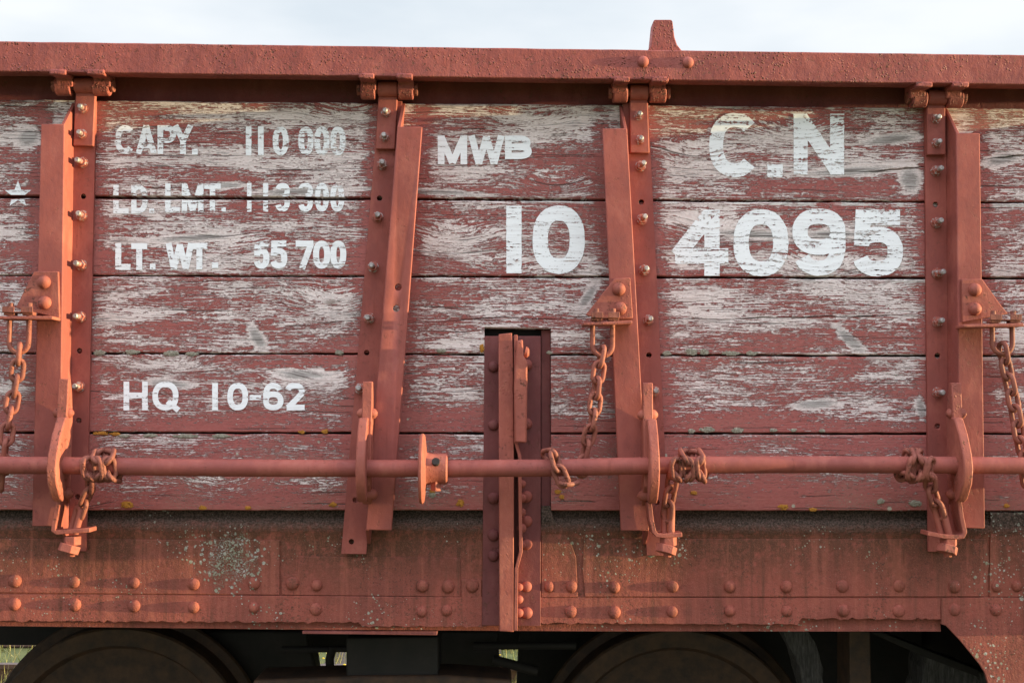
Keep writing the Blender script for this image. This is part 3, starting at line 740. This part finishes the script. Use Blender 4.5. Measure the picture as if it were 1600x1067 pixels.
def stake(side, face, fl, bolts, holes, face_holes=()):
    """side +1: flange to the right of the face; face: (l,r,y) top and bottom; fl: outer edge of the flange (x,y) top and bottom"""
    (ftl, ftr, fty), (fbl, fbr, fby) = face; (ex0, ey0), (ex1, ey1) = fl
    th = .010
    bm = bmesh.new()
    ix = (ftr, fbr) if side > 0 else (ftl, fbl)  # face edge that carries the web
    A, B = P(ix[0], fty, ZD), P(ix[1], fby, ZD)
    dirv = (B - A) / (B.z - A.z)
    web = lambda z: A.x + dirv.x * (z - A.z)
    # one Z section swept down: outline stations
    zt_fl, zb_fl = P(ex0, ey0, .012).z, P(ex1, ey1, .012).z
    E0, E1 = P(ex0, ey0, .012), P(ex1, ey1, .012)
    edge = lambda z: E0.x + (E1.x - E0.x) * (z - E0.z) / (E1.z - E0.z)
    F0, F1 = P(ftl if side > 0 else ftr, fty, ZD), P(fbl if side > 0 else fbr, fby, ZD)
    outer = lambda z: F0.x + (F1.x - F0.x) * (z - F0.z) / (F1.z - F0.z)
    s = side
    # flange
    hexa(bm, [(web(zt_fl) , -.012, zt_fl), (edge(zt_fl), -.012, zt_fl), (edge(zb_fl), -.012, zb_fl), (web(zb_fl), -.012, zb_fl)],
             [(web(zt_fl), -.001, zt_fl), (edge(zt_fl), -.001, zt_fl), (edge(zb_fl), -.001, zb_fl), (web(zb_fl), -.001, zb_fl)])
    flo = ob('side_stake', bm, 'red_steel', wagon, smooth=False)
    apply_holes(flo, holes, .012)
    bm = bmesh.new(); bm.from_mesh(flo.data)
    # web with slanted ends
    zt, zb = A.z, B.z
    prof = [(-.001, zt_fl - .004), (-ZD, zt), (-ZD, zb), (-.001, min(zb, zb_fl + .03))]
    hexa(bm, [(web(z) - s * .0004, y, z) for y, z in prof], [(web(z) - s * th, y, z) for y, z in prof])
    flm = flo.data; bmesh.ops.recalc_face_normals(bm, faces=bm.faces); bm.to_mesh(flm); bm.free()
    for f_ in flm.polygons: f_.use_smooth = True
    flm.set_sharp_from_angle(angle=R(30))
    bevel(flo, .0022)
    bm = bmesh.new()
    hexa(bm, [(web(zt) - s * th * 0, -ZD - .001, zt), (outer(zt), -ZD - .001, zt), (outer(zb), -ZD - .001, zb), (web(zb), -ZD - .001, zb)],
             [(web(zt), -ZD + th, zt), (outer(zt), -ZD + th, zt), (outer(zb), -ZD + th, zb), (web(zb), -ZD + th, zb)])
    fo = ob('stake_face', bm, 'red_steel', flo)
    if face_holes: apply_holes_face(fo, face_holes)
    bevel(fo, .003)
    for x, y in bolts:
        o = bpy.data.objects.new('bolt', bolt_mesh()); COL.objects.link(o)
        p = P(x, y, .014); o.location = (p.x, -.012, p.z); o.rotation_euler = (random.gauss(0, .05), random.uniform(0, 6), random.gauss(0, .05)); hang(o, flo)
    return flo
def apply_holes_face(o, holes):
    bm = bmesh.new()
    for x, y in holes:
        p = P(x, y, ZD); tube(bm, [(p.x, -.13, p.z), (p.x, -.05, p.z)], .0105, 16)
    me = bpy.data.meshes.new('cut'); bmesh.ops.recalc_face_normals(bm, faces=bm.faces); bm.to_mesh(me); bm.free()
    c = bpy.data.objects.new('cut', me); COL.objects.link(c)
    m = o.modifiers.new('holes', 'BOOLEAN'); m.operation = 'DIFFERENCE'; m.object = c; m.solver = 'EXACT'
    dg = bpy.context.evaluated_depsgraph_get(); dg.update()
    nm = bpy.data.meshes.new_from_object(o.evaluated_get(dg)); o.modifiers.remove(m)
    old = o.data; nm.name = old.name; o.data = nm
    bpy.data.objects.remove(c); bpy.data.meshes.remove(me); bpy.data.meshes.remove(old)

def strap(st, x0t, x1t, yt, x0b, x1b, yb, lugs, bolts):
    """hinge strap over the stake top, its knuckle between two lugs under the rail"""
    bm = bmesh.new()
    prism(bm, [(x0t, yt + 18), (x1t, yt + 18), (x1b, yb), (x0b, yb)], .0125, .030)
    o = ob('hinge_strap', bm, 'red_steel', st, bevel=.003)
    cy = yt + 9; r = .024; dc = .032
    bm = bmesh.new(); a = P(x0t, cy, dc); b = P(x1t, cy, dc); tube(bm, [a, b], r, 20); box(bm, a.x, b.x, -.032, -.0125, P(x0t, yt + 20, .03).z, a.z)
    ob('hinge_knuckle', bm, 'red_steel', st, bevel=.002)
    bm = bmesh.new(); a = P(lugs[0] - 5, cy + .5, dc); b = P(lugs[3] + 7, cy + .5, dc); tube(bm, [a, b], .013, 14)
    tube(bm, [P(lugs[0] - 6, cy + .5, dc), P(lugs[0] - 1, cy + .5, dc)], .019, 6); tube(bm, [P(lugs[3] + 1.5, cy + .5, dc), P(lugs[3] + 6.5, cy + .5, dc)], .020, 10)
    ob('hinge_pin', bm, 'chain_rust', st, bevel=.001)
    for l0, l1 in (lugs[:2], lugs[2:]):
        bm = bmesh.new()
        a = P(l0, cy + 2, dc); b = P(l1, cy + 2, dc); tube(bm, [a, b], .0285, 20)
        prof = [(RD + .006, yt - 16), (RD + .006, yt - 8), (.062, yt - 2), (dc + .028, cy + 2), (.01, cy + 2), (.01, yt - 16)]
        xm = (l0 + l1) / 2; X0, X1 = P(l0, yt, .06).x, P(l1, yt, .06).x
        zs = [(d, P(xm, y, d).z) for d, y in prof]
        hexa(bm, [(X1 + .001, -d, z) for d, z in zs], [(X0 - .001, -d, z) for d, z in zs])
        ob('hinge_lug', bm, 'rail_steel', wagon, bevel=.004)
    for x, y in bolts:
        q = bpy.data.objects.new('bolt', bolt_mesh()); COL.objects.link(q); p = P(x, y, .03); q.location = (p.x, -.030, p.z); q.scale = (.9, .7, .9); q.rotation_euler = (0, random.uniform(0, 6), 0); hang(q, st)
s1 = stake(1, ((64, 101, 194), (50, 93, 822)), ((150, 158), (134, 861)), [(129, 254), (128, 337), (127, 414), (126, 495), (124, 604)], [(130, 307), (124, 548), (123, 657), (121, 776)])
strap(s1, 118, 149, 125, 114, 145, 228, (88, 113, 146, 172), [(130, 170), (128, 210)])
s2 = stake(-1, ((621, 660, 198), (571, 612, 828)), ((592, 158), (533, 865)), [(597, 257), (590, 339), (583, 417), (577, 497), (563, 607)], [(593, 310), (573, 551), (555, 781), (549, 846)], [(622, 449), (619, 482)])
strap(s2, 591, 621, 131, 587, 617, 233, (564, 587, 622, 646), [(603, 176), (601, 214)])
s3 = stake(1, ((941, 980, 201), (970, 1014, 829)), ((1013, 162), (1047, 868)), [(1001, 260), (1003, 343), (1007, 422), (1013, 500), (1022, 611)], [(1002, 316), (1014, 555), (1026, 785)])
strap(s3, 984, 1012, 136, 985, 1015, 239, (957, 980, 1015, 1040), [(998, 181), (1000, 219)])
s4 = stake(-1, ((1494, 1531, 208), (1499, 1539, 825)), ((1445, 166), (1451, 862)), [(1462, 267), (1463, 348), (1464, 427), (1465, 503), (1465, 613)], [(1462, 320), (1465, 556), (1465, 666)])
strap(s4, 1448, 1477, 144, 1449, 1478, 242, (1422, 1446, 1478, 1502), [(1462, 186), (1463, 224)])
s5 = stake(1, ((1845, 1885, 209), (1846, 1890, 832)), ((1927, 168), (1924, 870)), [], [])

# ---- chain brackets on three stakes
def bracket(st, pts, rv, shelf, d0=ZD + .001):
    """pts: plate outline; shelf: (x0, x1, y) front edge of the shelf, x of the two U-bolt legs follows"""
    bm = bmesh.new(); prism(bm, pts, d0, d0 + .012)
    (x0, x1, y0, y1, legs) = shelf
    f = [P(x0, y0, .165), P(x1, y1, .165)]
    zt = .010
    a, b = f
    hexa(bm, [(a.x, -.165, a.z), (b.x, -.165, b.z), (b.x, -.165, b.z + zt), (a.x, -.165, a.z + zt)],
             [(a.x, -d0, a.z), (b.x, -d0, b.z), (b.x, -d0, b.z + zt), (a.x, -d0, a.z + zt)])
    for x, y in rv: dome(bm, P(x, y, d0 + .012), .0205, .020)
    o = ob('chain_bracket', bm, 'rough_red', st, bevel=.0025)
    bm = bmesh.new()
    yk = (y0 + y1) / 2 - 12
    for lx in legs:
        p = P(lx, yk, .14)
        tube(bm, [p + Vector((0, 0, -.014)), p + Vector((0, 0, .026))], .0085, 10)
        box(bm, p.x - .016, p.x + .016, p.y - .014, p.y + .014, p.z - .012, p.z - .001)
        box(bm, p.x - .018, p.x + .018, p.y - .022, p.y - .019, p.z - .004, p.z + .014)
    p0, p1 = P(legs[0] - 8, yk + 2, .14), P(legs[1] + 8, yk + 2, .14)
    box(bm, p0.x, p1.x, p0.y - .0195, p0.y + .018, p0.z - .0005, p0.z + .003)
    ob('bolt_keeper', bm, 'chain_rust', st, bevel=.002)
bracket(s1, [(53, 424), (91, 424), (93, 497), (60, 490), (24, 481)], [(69, 441), (70, 473)], (-4, 82, 499, 499, (17, 46)))
bracket(s3, [(960, 435), (985, 434), (989, 497), (940, 500), (915, 492)], [(967, 452), (969, 482)], (911, 988, 509, 506, (932, 958)))
bracket(s4, [(1503, 436), (1535, 436), (1562, 474), (1575, 490), (1504, 504)], [(1523, 453), (1523, 483)], (1506, 1600, 512, 510, (1552, 1583)))

# ---- operating shaft
bm = bmesh.new()
RDP = .175; RR = .0255
pts = [(XA, 726), (0, 726.5), (90, 727), (150, 728), (300, 730.5), (500, 731.5), (700, 732), (850, 731), (1000, 727.5), (1100, 726), (1300, 725.5), (1500, 726.5), (1600, 727.5), (XB, 731)]
tube(bm, [P(x, y, RDP) for x, y in pts], RR, 24)
shaft = ob('operating_shaft', bm, 'red_steel', wagon)
bm = bmesh.new()                                 # loose collar with a round flange
def collar(xc):
    a = P(652, 732, RDP).x; c = P(660, 732, RDP)
    prof = [(.028, 0), (.100, .002), (.104, .006), (.104, .011), (.098, .016), (.050, .022), (.047, .030), (.045, .060), (.046, .080), (.042, .085), (.0265, .085)]
    rings = []
    for r_, x_ in prof:
        rings.append([bm.verts.new((P(655, 732, RDP).x + x_, c.y + r_ * math.cos(t), c.z + r_ * math.sin(t) * (1.0))) for t in (2 * math.pi * k / 40 for k in range(40))])
    for A_, B_ in zip(rings, rings[1:]):
        for k in range(40): bm.faces.new((A_[k], A_[(k + 1) % 40], B_[(k + 1) % 40], B_[k]))
collar(660)
q = P(681, 755, RDP + .012); tube(bm, [q + Vector((0, 0, .02)), q + Vector((0, 0, -.022))], .015, 4)
ob('shaft_collar', bm, 'rough_red', shaft)
bm = bmesh.new(); q = P(681, 720, RDP + .040); 
tube(bm, [q + Vector((0, .012, -.012)), q + Vector((0, -.0125 + .004, .0))], .0115, 16); ob('set_screw_hole', bm, 'grubby_iron', shaft)

# ---- lever arms and hooked cams
def lever(st, px, side, ytop=592, dy=0, lean=0):
    bm = bmesh.new()
    bar = [(.125, ytop), (.145, ytop), (.150, ytop + 40), (.165, 700 + dy), (.165, 760 + dy), (.10, 790 + dy), (.098, 720 + dy), (.098, ytop + 60), (.110, ytop + 20)]
    yzprism(bm, px + side * 2, bar, .030, 640 + dy, .14)
    ob('lever_arm', bm, 'rough_red', shaft, bevel=.003)
    for yy, dd in ((648, .128), (774, .130)):
        q = P(px + side * 2, yy + dy, dd); bm = bmesh.new()
        tube(bm, [q + Vector((k_, 0, 0)) for k_ in (-.031, -.024, -.0152, .0152, .024, .031)], [.005, .014, .017, .017, .014, .005], 14)
        ob('pivot_rivet', bm, 'rough_red', shaft)
    bm = bmesh.new()
    cam = [(.150, 654 + dy), (.175, 655 + dy), (.210, 680 + dy), (.238, 712 + dy), (.246, 735 + dy), (.236, 758 + dy), (.202, 781 + dy), (.175, 787 + dy), (.168, 770 + dy), (.165, 756 + dy), (.135, 752 + dy), (.115, 728 + dy), (.122, 695 + dy), (.138, 668 + dy)]
    yzprism(bm, px - side * 6, cam, .028, 720 + dy, .19)
    o = ob('hook_cam', bm, 'rough_red', shaft, bevel=.004)
lever(s1, 97, 1, 592, -3); lever(s2, 572, 1, 596, -2); lever(s3, 1014, -1, 598, 0); lever(s4, 1496, -1, 598, -2)

# ---- angle straps under three cams
def angle_strap(st, p, d0, d1, th=7.0):
    """bent strip: photo-pixel polyline of its middle, drawn as a band th px thick"""
    L_, R_ = [], []
    n = len(p)
    for i in range(n):
        a = Vector(p[max(0, i - 1)]); b = Vector(p[min(n - 1, i + 1)]); t = (b - a).normalized(); nn = Vector((-t.y, t.x)) * th / 2
        L_.append(Vector(p[i]) + nn); R_.append(Vector(p[i]) - nn)
    bm = bmesh.new(); prism(bm, [tuple(v) for v in L_ + R_[::-1]], d0, d1)
    return ob('chain_hanger', bm, 'rough_red', st, bevel=.002)
angle_strap(s1, [(93, 772), (90, 790), (84, 818), (83, 829), (88, 832), (110, 830), (140, 828)], .10, .165)
angle_strap(s3, [(1015, 785), (1018, 812), (1022, 830), (1027, 836), (1036, 837), (1066, 835)], .10, .165)
angle_strap(s4, [(1499, 780), (1503, 808), (1508, 832), (1505, 838), (1497, 839), (1475, 838), (1450, 833)], .10, .165)
# pivot bosses under the cams
bm = bmesh.new()

# ------------------------------------------------------------------ chains
def link_bm(Lh, Wh, r, seg=9):
    """stadium link lying in local XZ, long along Z"""
    bm = bmesh.new(); pts = []
    k = 8; c = Lh - Wh
    for i in range(k + 1): a = math.pi * i / k; pts.append((Wh * math.cos(a), 0, c + Wh * math.sin(a)))
    for i in range(k + 1): a = math.pi + math.pi * i / k; pts.append((Wh * math.cos(a), 0, -c + Wh * math.sin(a)))
    tube(bm, pts, r, seg, closed=True)
    return bm
bm = link_bm(.0315, .0165, .0074); bmesh.ops.recalc_face_normals(bm, faces=bm.faces)
LINK = bpy.data.meshes.new('link'); bm.to_mesh(LINK); bm.free(); LINK.materials.append(MAT['chain_rust'])
for f in LINK.polygons: f.use_smooth = True
PITCH_ = .048
def chain(name, label, pts, roll0=0, group='rusty chains on the wagon side', extra=None, jitter=.12, normals=None):
    """links threaded along a 3-D path"""
    pts = [Vector(p) for p in pts]
    t = thing(name, label, 'chain', pts[0], group)
    # resample at the link pitch
    acc = [0]
    for a, b in zip(pts, pts[1:]): acc.append(acc[-1] + (b - a).length)
    def at(s):
        for i in range(len(pts) - 1):
            if s <= acc[i + 1]: 
                f_ = (s - acc[i]) / max(1e-9, acc[i + 1] - acc[i]); return pts[i].lerp(pts[i + 1], f_), i, f_
        return pts[-1], len(pts) - 2, 1
    k = 0; s = 0
    while s + PITCH_ <= acc[-1] + .012:
        a, i, f_ = at(s); b, _, _ = at(min(acc[-1], s + PITCH_)); m = (a + b) / 2; tz = (b - a).normalized()
        ref = normals[i].lerp(normals[i + 1], f_) if normals else Vector((0, -1, 0))
        nx = ref.cross(tz)
        if nx.length < 1e-3: nx = Vector((1, 0, 0))
        nx.normalize(); ny = tz.cross(nx)
        rot = Matrix((nx, ny, tz)).transposed()
        rot = rot @ Matrix.Rotation(R(roll0 + 90 * (k % 2)) + random.gauss(0, jitter), 3, 'Z')
        o = bpy.data.objects.new('link', LINK); COL.objects.link(o)
        o.location = m; o.rotation_euler = rot.to_euler(); hang(o, t)
        s += PITCH_; k += 1
    return t
def ubolt(parent, xa, xb, y0, y1, d=.14, r=.0078):
    a, b = P(xa, y0, d), P(xb, y0, d); ca = P(xa + (2 if xb > xa else 0), y1, d); w_ = (b.x - a.x) / 2; c = Vector(((a.x + b.x) / 2, a.y, ca.z + abs(w_)))
    pts = [a, Vector((a.x, a.y, c.z + .012))]
    for i in range(9):
        an = math.pi + math.pi * i / 8; pts.append(Vector((c.x + w_ * math.cos(an), c.y, c.z + w_ * math.sin(an))))
    pts += [Vector((b.x, b.y, c.z + .012)), b]
    bm = bmesh.new(); tube(bm, pts, r, 10); return ob('shackle', bm, 'chain_rust', parent)
c = chain('chain', 'rusty chain hanging free from the bracket of the leftmost stake, at the photo edge', [P(31, 541, .14), P(26, 590, .14), P(20, 625, .145), P(13, 660, .15), P(8, 700, .155), P(4, 738, .13), P(2, 765, .12)], 70)
ubolt(c, 16, 46, 492, 551)
c = chain('chain', 'rusty chain hanging straight from the bracket of the stake between lettering 10 and 4095', [P(942, 545, .14), P(934, 585, .14), P(931, 620, .14), P(927, 655, .14), P(918, 690, .13), P(911, 722, .12), P(909, 745, .115)], 75)
ubolt(c, 926, 957, 500, 556)
c = chain('chain', 'rusty chain hanging from the bracket of the rightmost stake, at the photo edge', [P(1566, 540, .14), P(1571, 570, .14), P(1579, 605, .14), P(1586, 640, .145), P(1593, 680, .15), P(1600, 720, .13), P(1604, 760, .12)], 70)
ubolt(c, 1550, 1581, 503, 553)
# short end lying over the shaft
def coil(xs, turns, a0, rad, dirn=1, n=16, yc=None):
    """path round the shaft from pixel column xs[0] to xs[1]; angle 0 faces the camera, 90 is on top"""
    out, nr = [], []
    N_ = int(n * turns)
    for i in range(N_ + 1):
        f_ = i / N_; a = R(a0) + dirn * 2 * math.pi * turns * f_; x = xs[0] + (xs[1] - xs[0]) * f_
        y_ = yc if yc is not None else 728
        c_ = P(x, y_, RDP); nv = Vector((0, -math.cos(a), math.sin(a)))
        out.append(c_ + nv * rad); nr.append(nv)
    return out, nr
RC = RR + .0125
pts, nr = coil((850, 868), .45, 200, RC, -1, 20, 731)
pts2 = [P(872, 738, RDP + .042), P(876, 750, RDP + .045), P(884, 758, RDP + .04), P(893, 756, RDP + .03)]
pa = [P(852, 712, RDP - .01), P(858, 706, RDP + .005), P(866, 710, RDP + .03), P(870, 725, RDP + .042), P(873, 740, RDP + .045), P(881, 755, RDP + .042), P(893, 757, RDP + .028), P(897, 752, RDP + .01)]
chain('chain', 'short rusty chain end draped over the shaft just right of the king post', pa, 20)
def wrapped(label, xs, turns, a0, tail, dirn, roll):
    pts, nr = coil(xs, turns, a0, RC, dirn, 22, 728)
    tl = [P(*q) for q in tail]
    return chain('chain', label, pts + tl, roll, normals=nr + [Vector((0, -1, 0))] * len(tl), jitter=.2)
cA = wrapped('rusty chain wound round the shaft and hooked to the hanger of the leftmost stake', (184, 142), 2.6, 170, [(143, 757, RDP), (137, 772, .16), (131, 785, .15), (124, 806, .14)], 1, 45)
cB = wrapped('rusty chain wound round the shaft below the number 4 of 4095', (1102, 1052), 2.6, 170, [(1050, 757, RDP), (1046, 772, .16), (1044, 790, .15), (1042, 812, .14)], 1, 45)
cC = wrapped('rusty chain wound round the shaft and hooked to the hanger of the rightmost stake', (1410, 1448), 2.6, 170, [(1452, 757, RDP), (1457, 772, .16), (1463, 788, .15), (1470, 808, .14)], 1, 45)
def eyebolt(parent, x0, y0, x1, y1, nx, ny):
    """long eye through the hanger with its nut below"""
    bm = bmesh.new(); a, b = P(x0, y0, .14), P(x1, y1, .14); t = (b - a).normalized(); u = Vector((0, -1, 0)).cross(t).normalized()
    s_ = (u + Vector((0, -.8, 0))).normalized() * .012
    pts = [b + s_, a + s_ - t * -.004]
    for i in range(1, 6): an = math.pi * i / 6; pts.append(a + s_ * math.cos(an) - t * .014 * math.sin(an))
    pts += [a - s_, b - s_]
    tube(bm, pts, .0105, 10)
    ob('eye_bolt', bm, 'rough_red', parent)
    bm = bmesh.new(); c_ = P(nx, ny, .14)
    tube(bm, [c_ + Vector((0, 0, .028)), c_ + Vector((0, 0, .002))], .026, 6)
    tube(bm, [c_ + Vector((-.004, -.004, .003)), c_ + Vector((-.010, -.008, -.020))], .032, 6)
    tube(bm, [c_ + Vector((0, 0, 0)), c_ + Vector((-.003, 0, -.032))], .012, 8)
    ob('nut', bm, 'rough_red', parent, bevel=.002)
eyebolt(cA, 123, 800, 114, 832, 113, 852)
eyebolt(cB, 1044, 792, 1043, 838, 1044, 853)
eyebolt(cC, 1467, 795, 1477, 836, 1482, 853)

# ------------------------------------------------------------------ lichen clumps on the boards
def clump(px, py, w_, h_, mat, parent, name, n=26, seed=0):
    rnd = random.Random(seed + px * 3.1 + py); bm = bmesh.new()
    for i in range(n):
        a = rnd.uniform(0, 2 * math.pi); q = rnd.random() ** .6
        p = P(px + math.cos(a) * q * w_, py + math.sin(a) * q * h_, .001)
        r_ = .002 * rnd.uniform(.9, 2.6) * (1.25 - .6 * q)
        bmesh.ops.create_icosphere(bm, subdivisions=1, radius=r_, matrix=Matrix.Translation(p) @ Matrix.Diagonal((1.5, .8, 1.0, 1)))
    ob(name, bm, mat, parent)
for x, y, w_, h_ in ((199, 788, 11, 5), (317, 793, 5, 3), (387, 793, 4, 2), (508, 674, 5, 2.5), (471, 675, 4, 2), (719, 786, 6, 5), (675, 768, 4, 3), (1224, 792, 8, 4), (1270, 796, 6, 2), (753, 544, 3, 6), (158, 677, 14, 2), (180, 678, 7, 1.6), (872, 768, 4, 3), (878, 776, 3, 3), (1084, 770, 4, 3), (520, 788, 5, 3), (1573, 790, 3, 2.5)):
    clump(x, y, w_, h_, 'orange_lichen', PL[5] if x < 800 else PL[6], 'orange_lichen', int(14 + w_ * h_ * .9))
for x, y, w_, h_ in ((155, 551, 9, 4), (205, 550, 14, 3), (268, 552, 12, 3.5), (300, 553, 10, 2.5), (530, 551, 6, 3), (1042, 552, 6, 3), (1080, 550, 9, 5), (1100, 550, 7, 4), (1142, 552, 14, 3), (1175, 552, 8, 3), (1105, 671, 12, 4), (1152, 672, 9, 4), (1080, 673, 5, 3), (195, 681, 9, 2), (235, 680, 12, 2), (290, 681, 20, 3), (345, 681, 16, 2.5), (1208, 672, 6, 2), (1240, 672, 4, 2), (1285, 673, 4, 2),
                      (858, 551, 4, 2), (690, 548, 7, 2.5), (676, 772, 5, 4), (1430, 786, 10, 5), (1376, 783, 5, 4), (1038, 766, 3, 7), (1018, 866, 6, 4)):
    clump(x, y, w_, h_, 'pale_lichen', (PL[3] if x < 800 else PL[4]) if y < 600 else (PL[5] if x < 800 else PL[6]), 'lichen_tuft', int(20 + w_ * h_ * .9))

# ------------------------------------------------------------------ body behind the side, floor and running gear
zf = P(800, 978, 0).z
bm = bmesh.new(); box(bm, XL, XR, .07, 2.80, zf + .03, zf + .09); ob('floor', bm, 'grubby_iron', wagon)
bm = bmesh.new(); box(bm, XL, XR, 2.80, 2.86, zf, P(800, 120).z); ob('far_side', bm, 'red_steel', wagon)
bm = bmesh.new(); box(bm, XL, XR, .058, .072, P(800, 800).z, P(800, 166).z); ob('gap_light_block', bm, 'grubby_iron', wagon)  # dark sheet added behind the boards so no light leaks through the joints
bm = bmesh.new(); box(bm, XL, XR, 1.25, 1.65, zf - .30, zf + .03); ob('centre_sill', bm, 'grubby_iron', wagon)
bm = bmesh.new(); X_ = P(1600, 1000, 0).x + .12; box(bm, X_, X_ + .30, .02, 2.84, .0, zf + .02); ob('blocking_bolster', bm, 'grubby_iron', wagon, bevel=.01)  # unseen box across the wagon, added to stop low sun shining underneath
WPROF = [(.02, -.02), (.10, -.02), (.11, .0), (.13, .03), (.30, .045), (.385, .03), (.40, .0), (.455, -.004), (.462, .004), (.466, .10), (.494, .108), (.50, .118), (.498, .13), (.47, .14), (.40, .14), (.385, .10), (.13, .08), (.02, .10)]
def wheel(px, d, top, r=.525):
    c_ = P(px, top, d); c_ = Vector((c_.x, -d, c_.z - r))
    bm = bmesh.new()
    lathe_y(bm, [(q_ * 1.05, y_) for q_, y_ in WPROF], c_)
    wh = ob('wheel', bm, 'wheel_rust', wagon)
    bm = bmesh.new(); lathe_y(bm, [(.06, -.03), (.09, -.028), (.095, -.005), (.095, .02)], c_); ob('axle_end', bm, 'grubby_iron', wagon)
    return c_
wl_ = wheel(188, -.66, 962); wr_ = wheel(1058, -.66, 965)
for c_ in (wl_, wr_):
    bm = bmesh.new(); lathe_y(bm, [(q_ * 1.05, -y_) for q_, y_ in WPROF], (c_.x, 2.24, c_.z)); ob('wheel', bm, 'wheel_rust', wagon)
    bm = bmesh.new(); tube(bm, [(c_.x, c_.y + .05, c_.z), (c_.x, 2.2, c_.z)], .075, 20); ob('axle', bm, 'grubby_iron', wagon)
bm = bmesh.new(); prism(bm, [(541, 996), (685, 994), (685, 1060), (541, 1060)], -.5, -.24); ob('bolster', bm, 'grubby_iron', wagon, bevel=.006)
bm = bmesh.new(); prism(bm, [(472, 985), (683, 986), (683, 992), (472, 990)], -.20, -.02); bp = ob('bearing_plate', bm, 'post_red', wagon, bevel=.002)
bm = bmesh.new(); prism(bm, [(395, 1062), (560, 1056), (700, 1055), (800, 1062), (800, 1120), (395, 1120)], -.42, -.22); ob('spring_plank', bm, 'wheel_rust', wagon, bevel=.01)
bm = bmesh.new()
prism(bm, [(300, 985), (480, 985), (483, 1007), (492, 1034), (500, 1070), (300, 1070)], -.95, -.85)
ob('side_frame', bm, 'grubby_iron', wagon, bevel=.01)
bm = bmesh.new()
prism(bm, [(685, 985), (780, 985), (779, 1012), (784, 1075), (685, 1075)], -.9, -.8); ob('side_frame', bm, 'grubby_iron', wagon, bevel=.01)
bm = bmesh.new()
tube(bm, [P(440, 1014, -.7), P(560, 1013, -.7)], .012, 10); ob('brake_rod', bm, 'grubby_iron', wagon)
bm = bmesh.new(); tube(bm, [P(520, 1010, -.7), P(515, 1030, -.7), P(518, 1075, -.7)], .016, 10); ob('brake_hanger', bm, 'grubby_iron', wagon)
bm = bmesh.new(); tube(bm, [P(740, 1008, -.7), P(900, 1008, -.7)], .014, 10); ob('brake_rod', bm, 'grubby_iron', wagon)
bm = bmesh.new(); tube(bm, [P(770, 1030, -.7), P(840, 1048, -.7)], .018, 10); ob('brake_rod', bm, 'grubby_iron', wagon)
bm = bmesh.new(); prism(bm, [(812, 985), (1440, 985), (1440, 1100), (806, 1100)], -1.2, -1.1); ob('blocking_bolster', bm, 'grubby_iron', wagon)
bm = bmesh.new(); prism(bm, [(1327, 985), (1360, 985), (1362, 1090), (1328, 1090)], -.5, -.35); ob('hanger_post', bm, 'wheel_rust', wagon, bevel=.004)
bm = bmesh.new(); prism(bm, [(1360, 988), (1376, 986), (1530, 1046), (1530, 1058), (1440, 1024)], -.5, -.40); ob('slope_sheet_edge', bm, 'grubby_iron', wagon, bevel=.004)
def timber(pts, d0, d1, seed):
    rnd = random.Random(seed); bm = bmesh.new()
    f_ = [P(x, y, d1) for x, y in pts]; hexa(bm, f_, [Vector((p.x, -d0, p.z)) for p in f_])
    bmesh.ops.subdivide_edges(bm, edges=bm.edges[:], cuts=7, use_grid_fill=True)
    for v in bm.verts: v.co += Vector((mnoise.noise(v.co * 25), mnoise.noise(v.co * Vector((30, 9, 9)).normalized().length * 30 + Vector((5, 5, 5))), mnoise.noise(v.co * 12 + Vector((9, 0, 0))))) * .012
    return ob('weathered_timber', bm, 'old_wood', wagon, smooth=False)
timber([(1222, 982), (1262, 984), (1280, 1020), (1292, 1075), (1256, 1075), (1250, 1040)], -.62, -.5, 1)
timber([(1446, 1022), (1490, 1030), (1545, 1052), (1560, 1110), (1434, 1110)], -.62, -.48, 2)
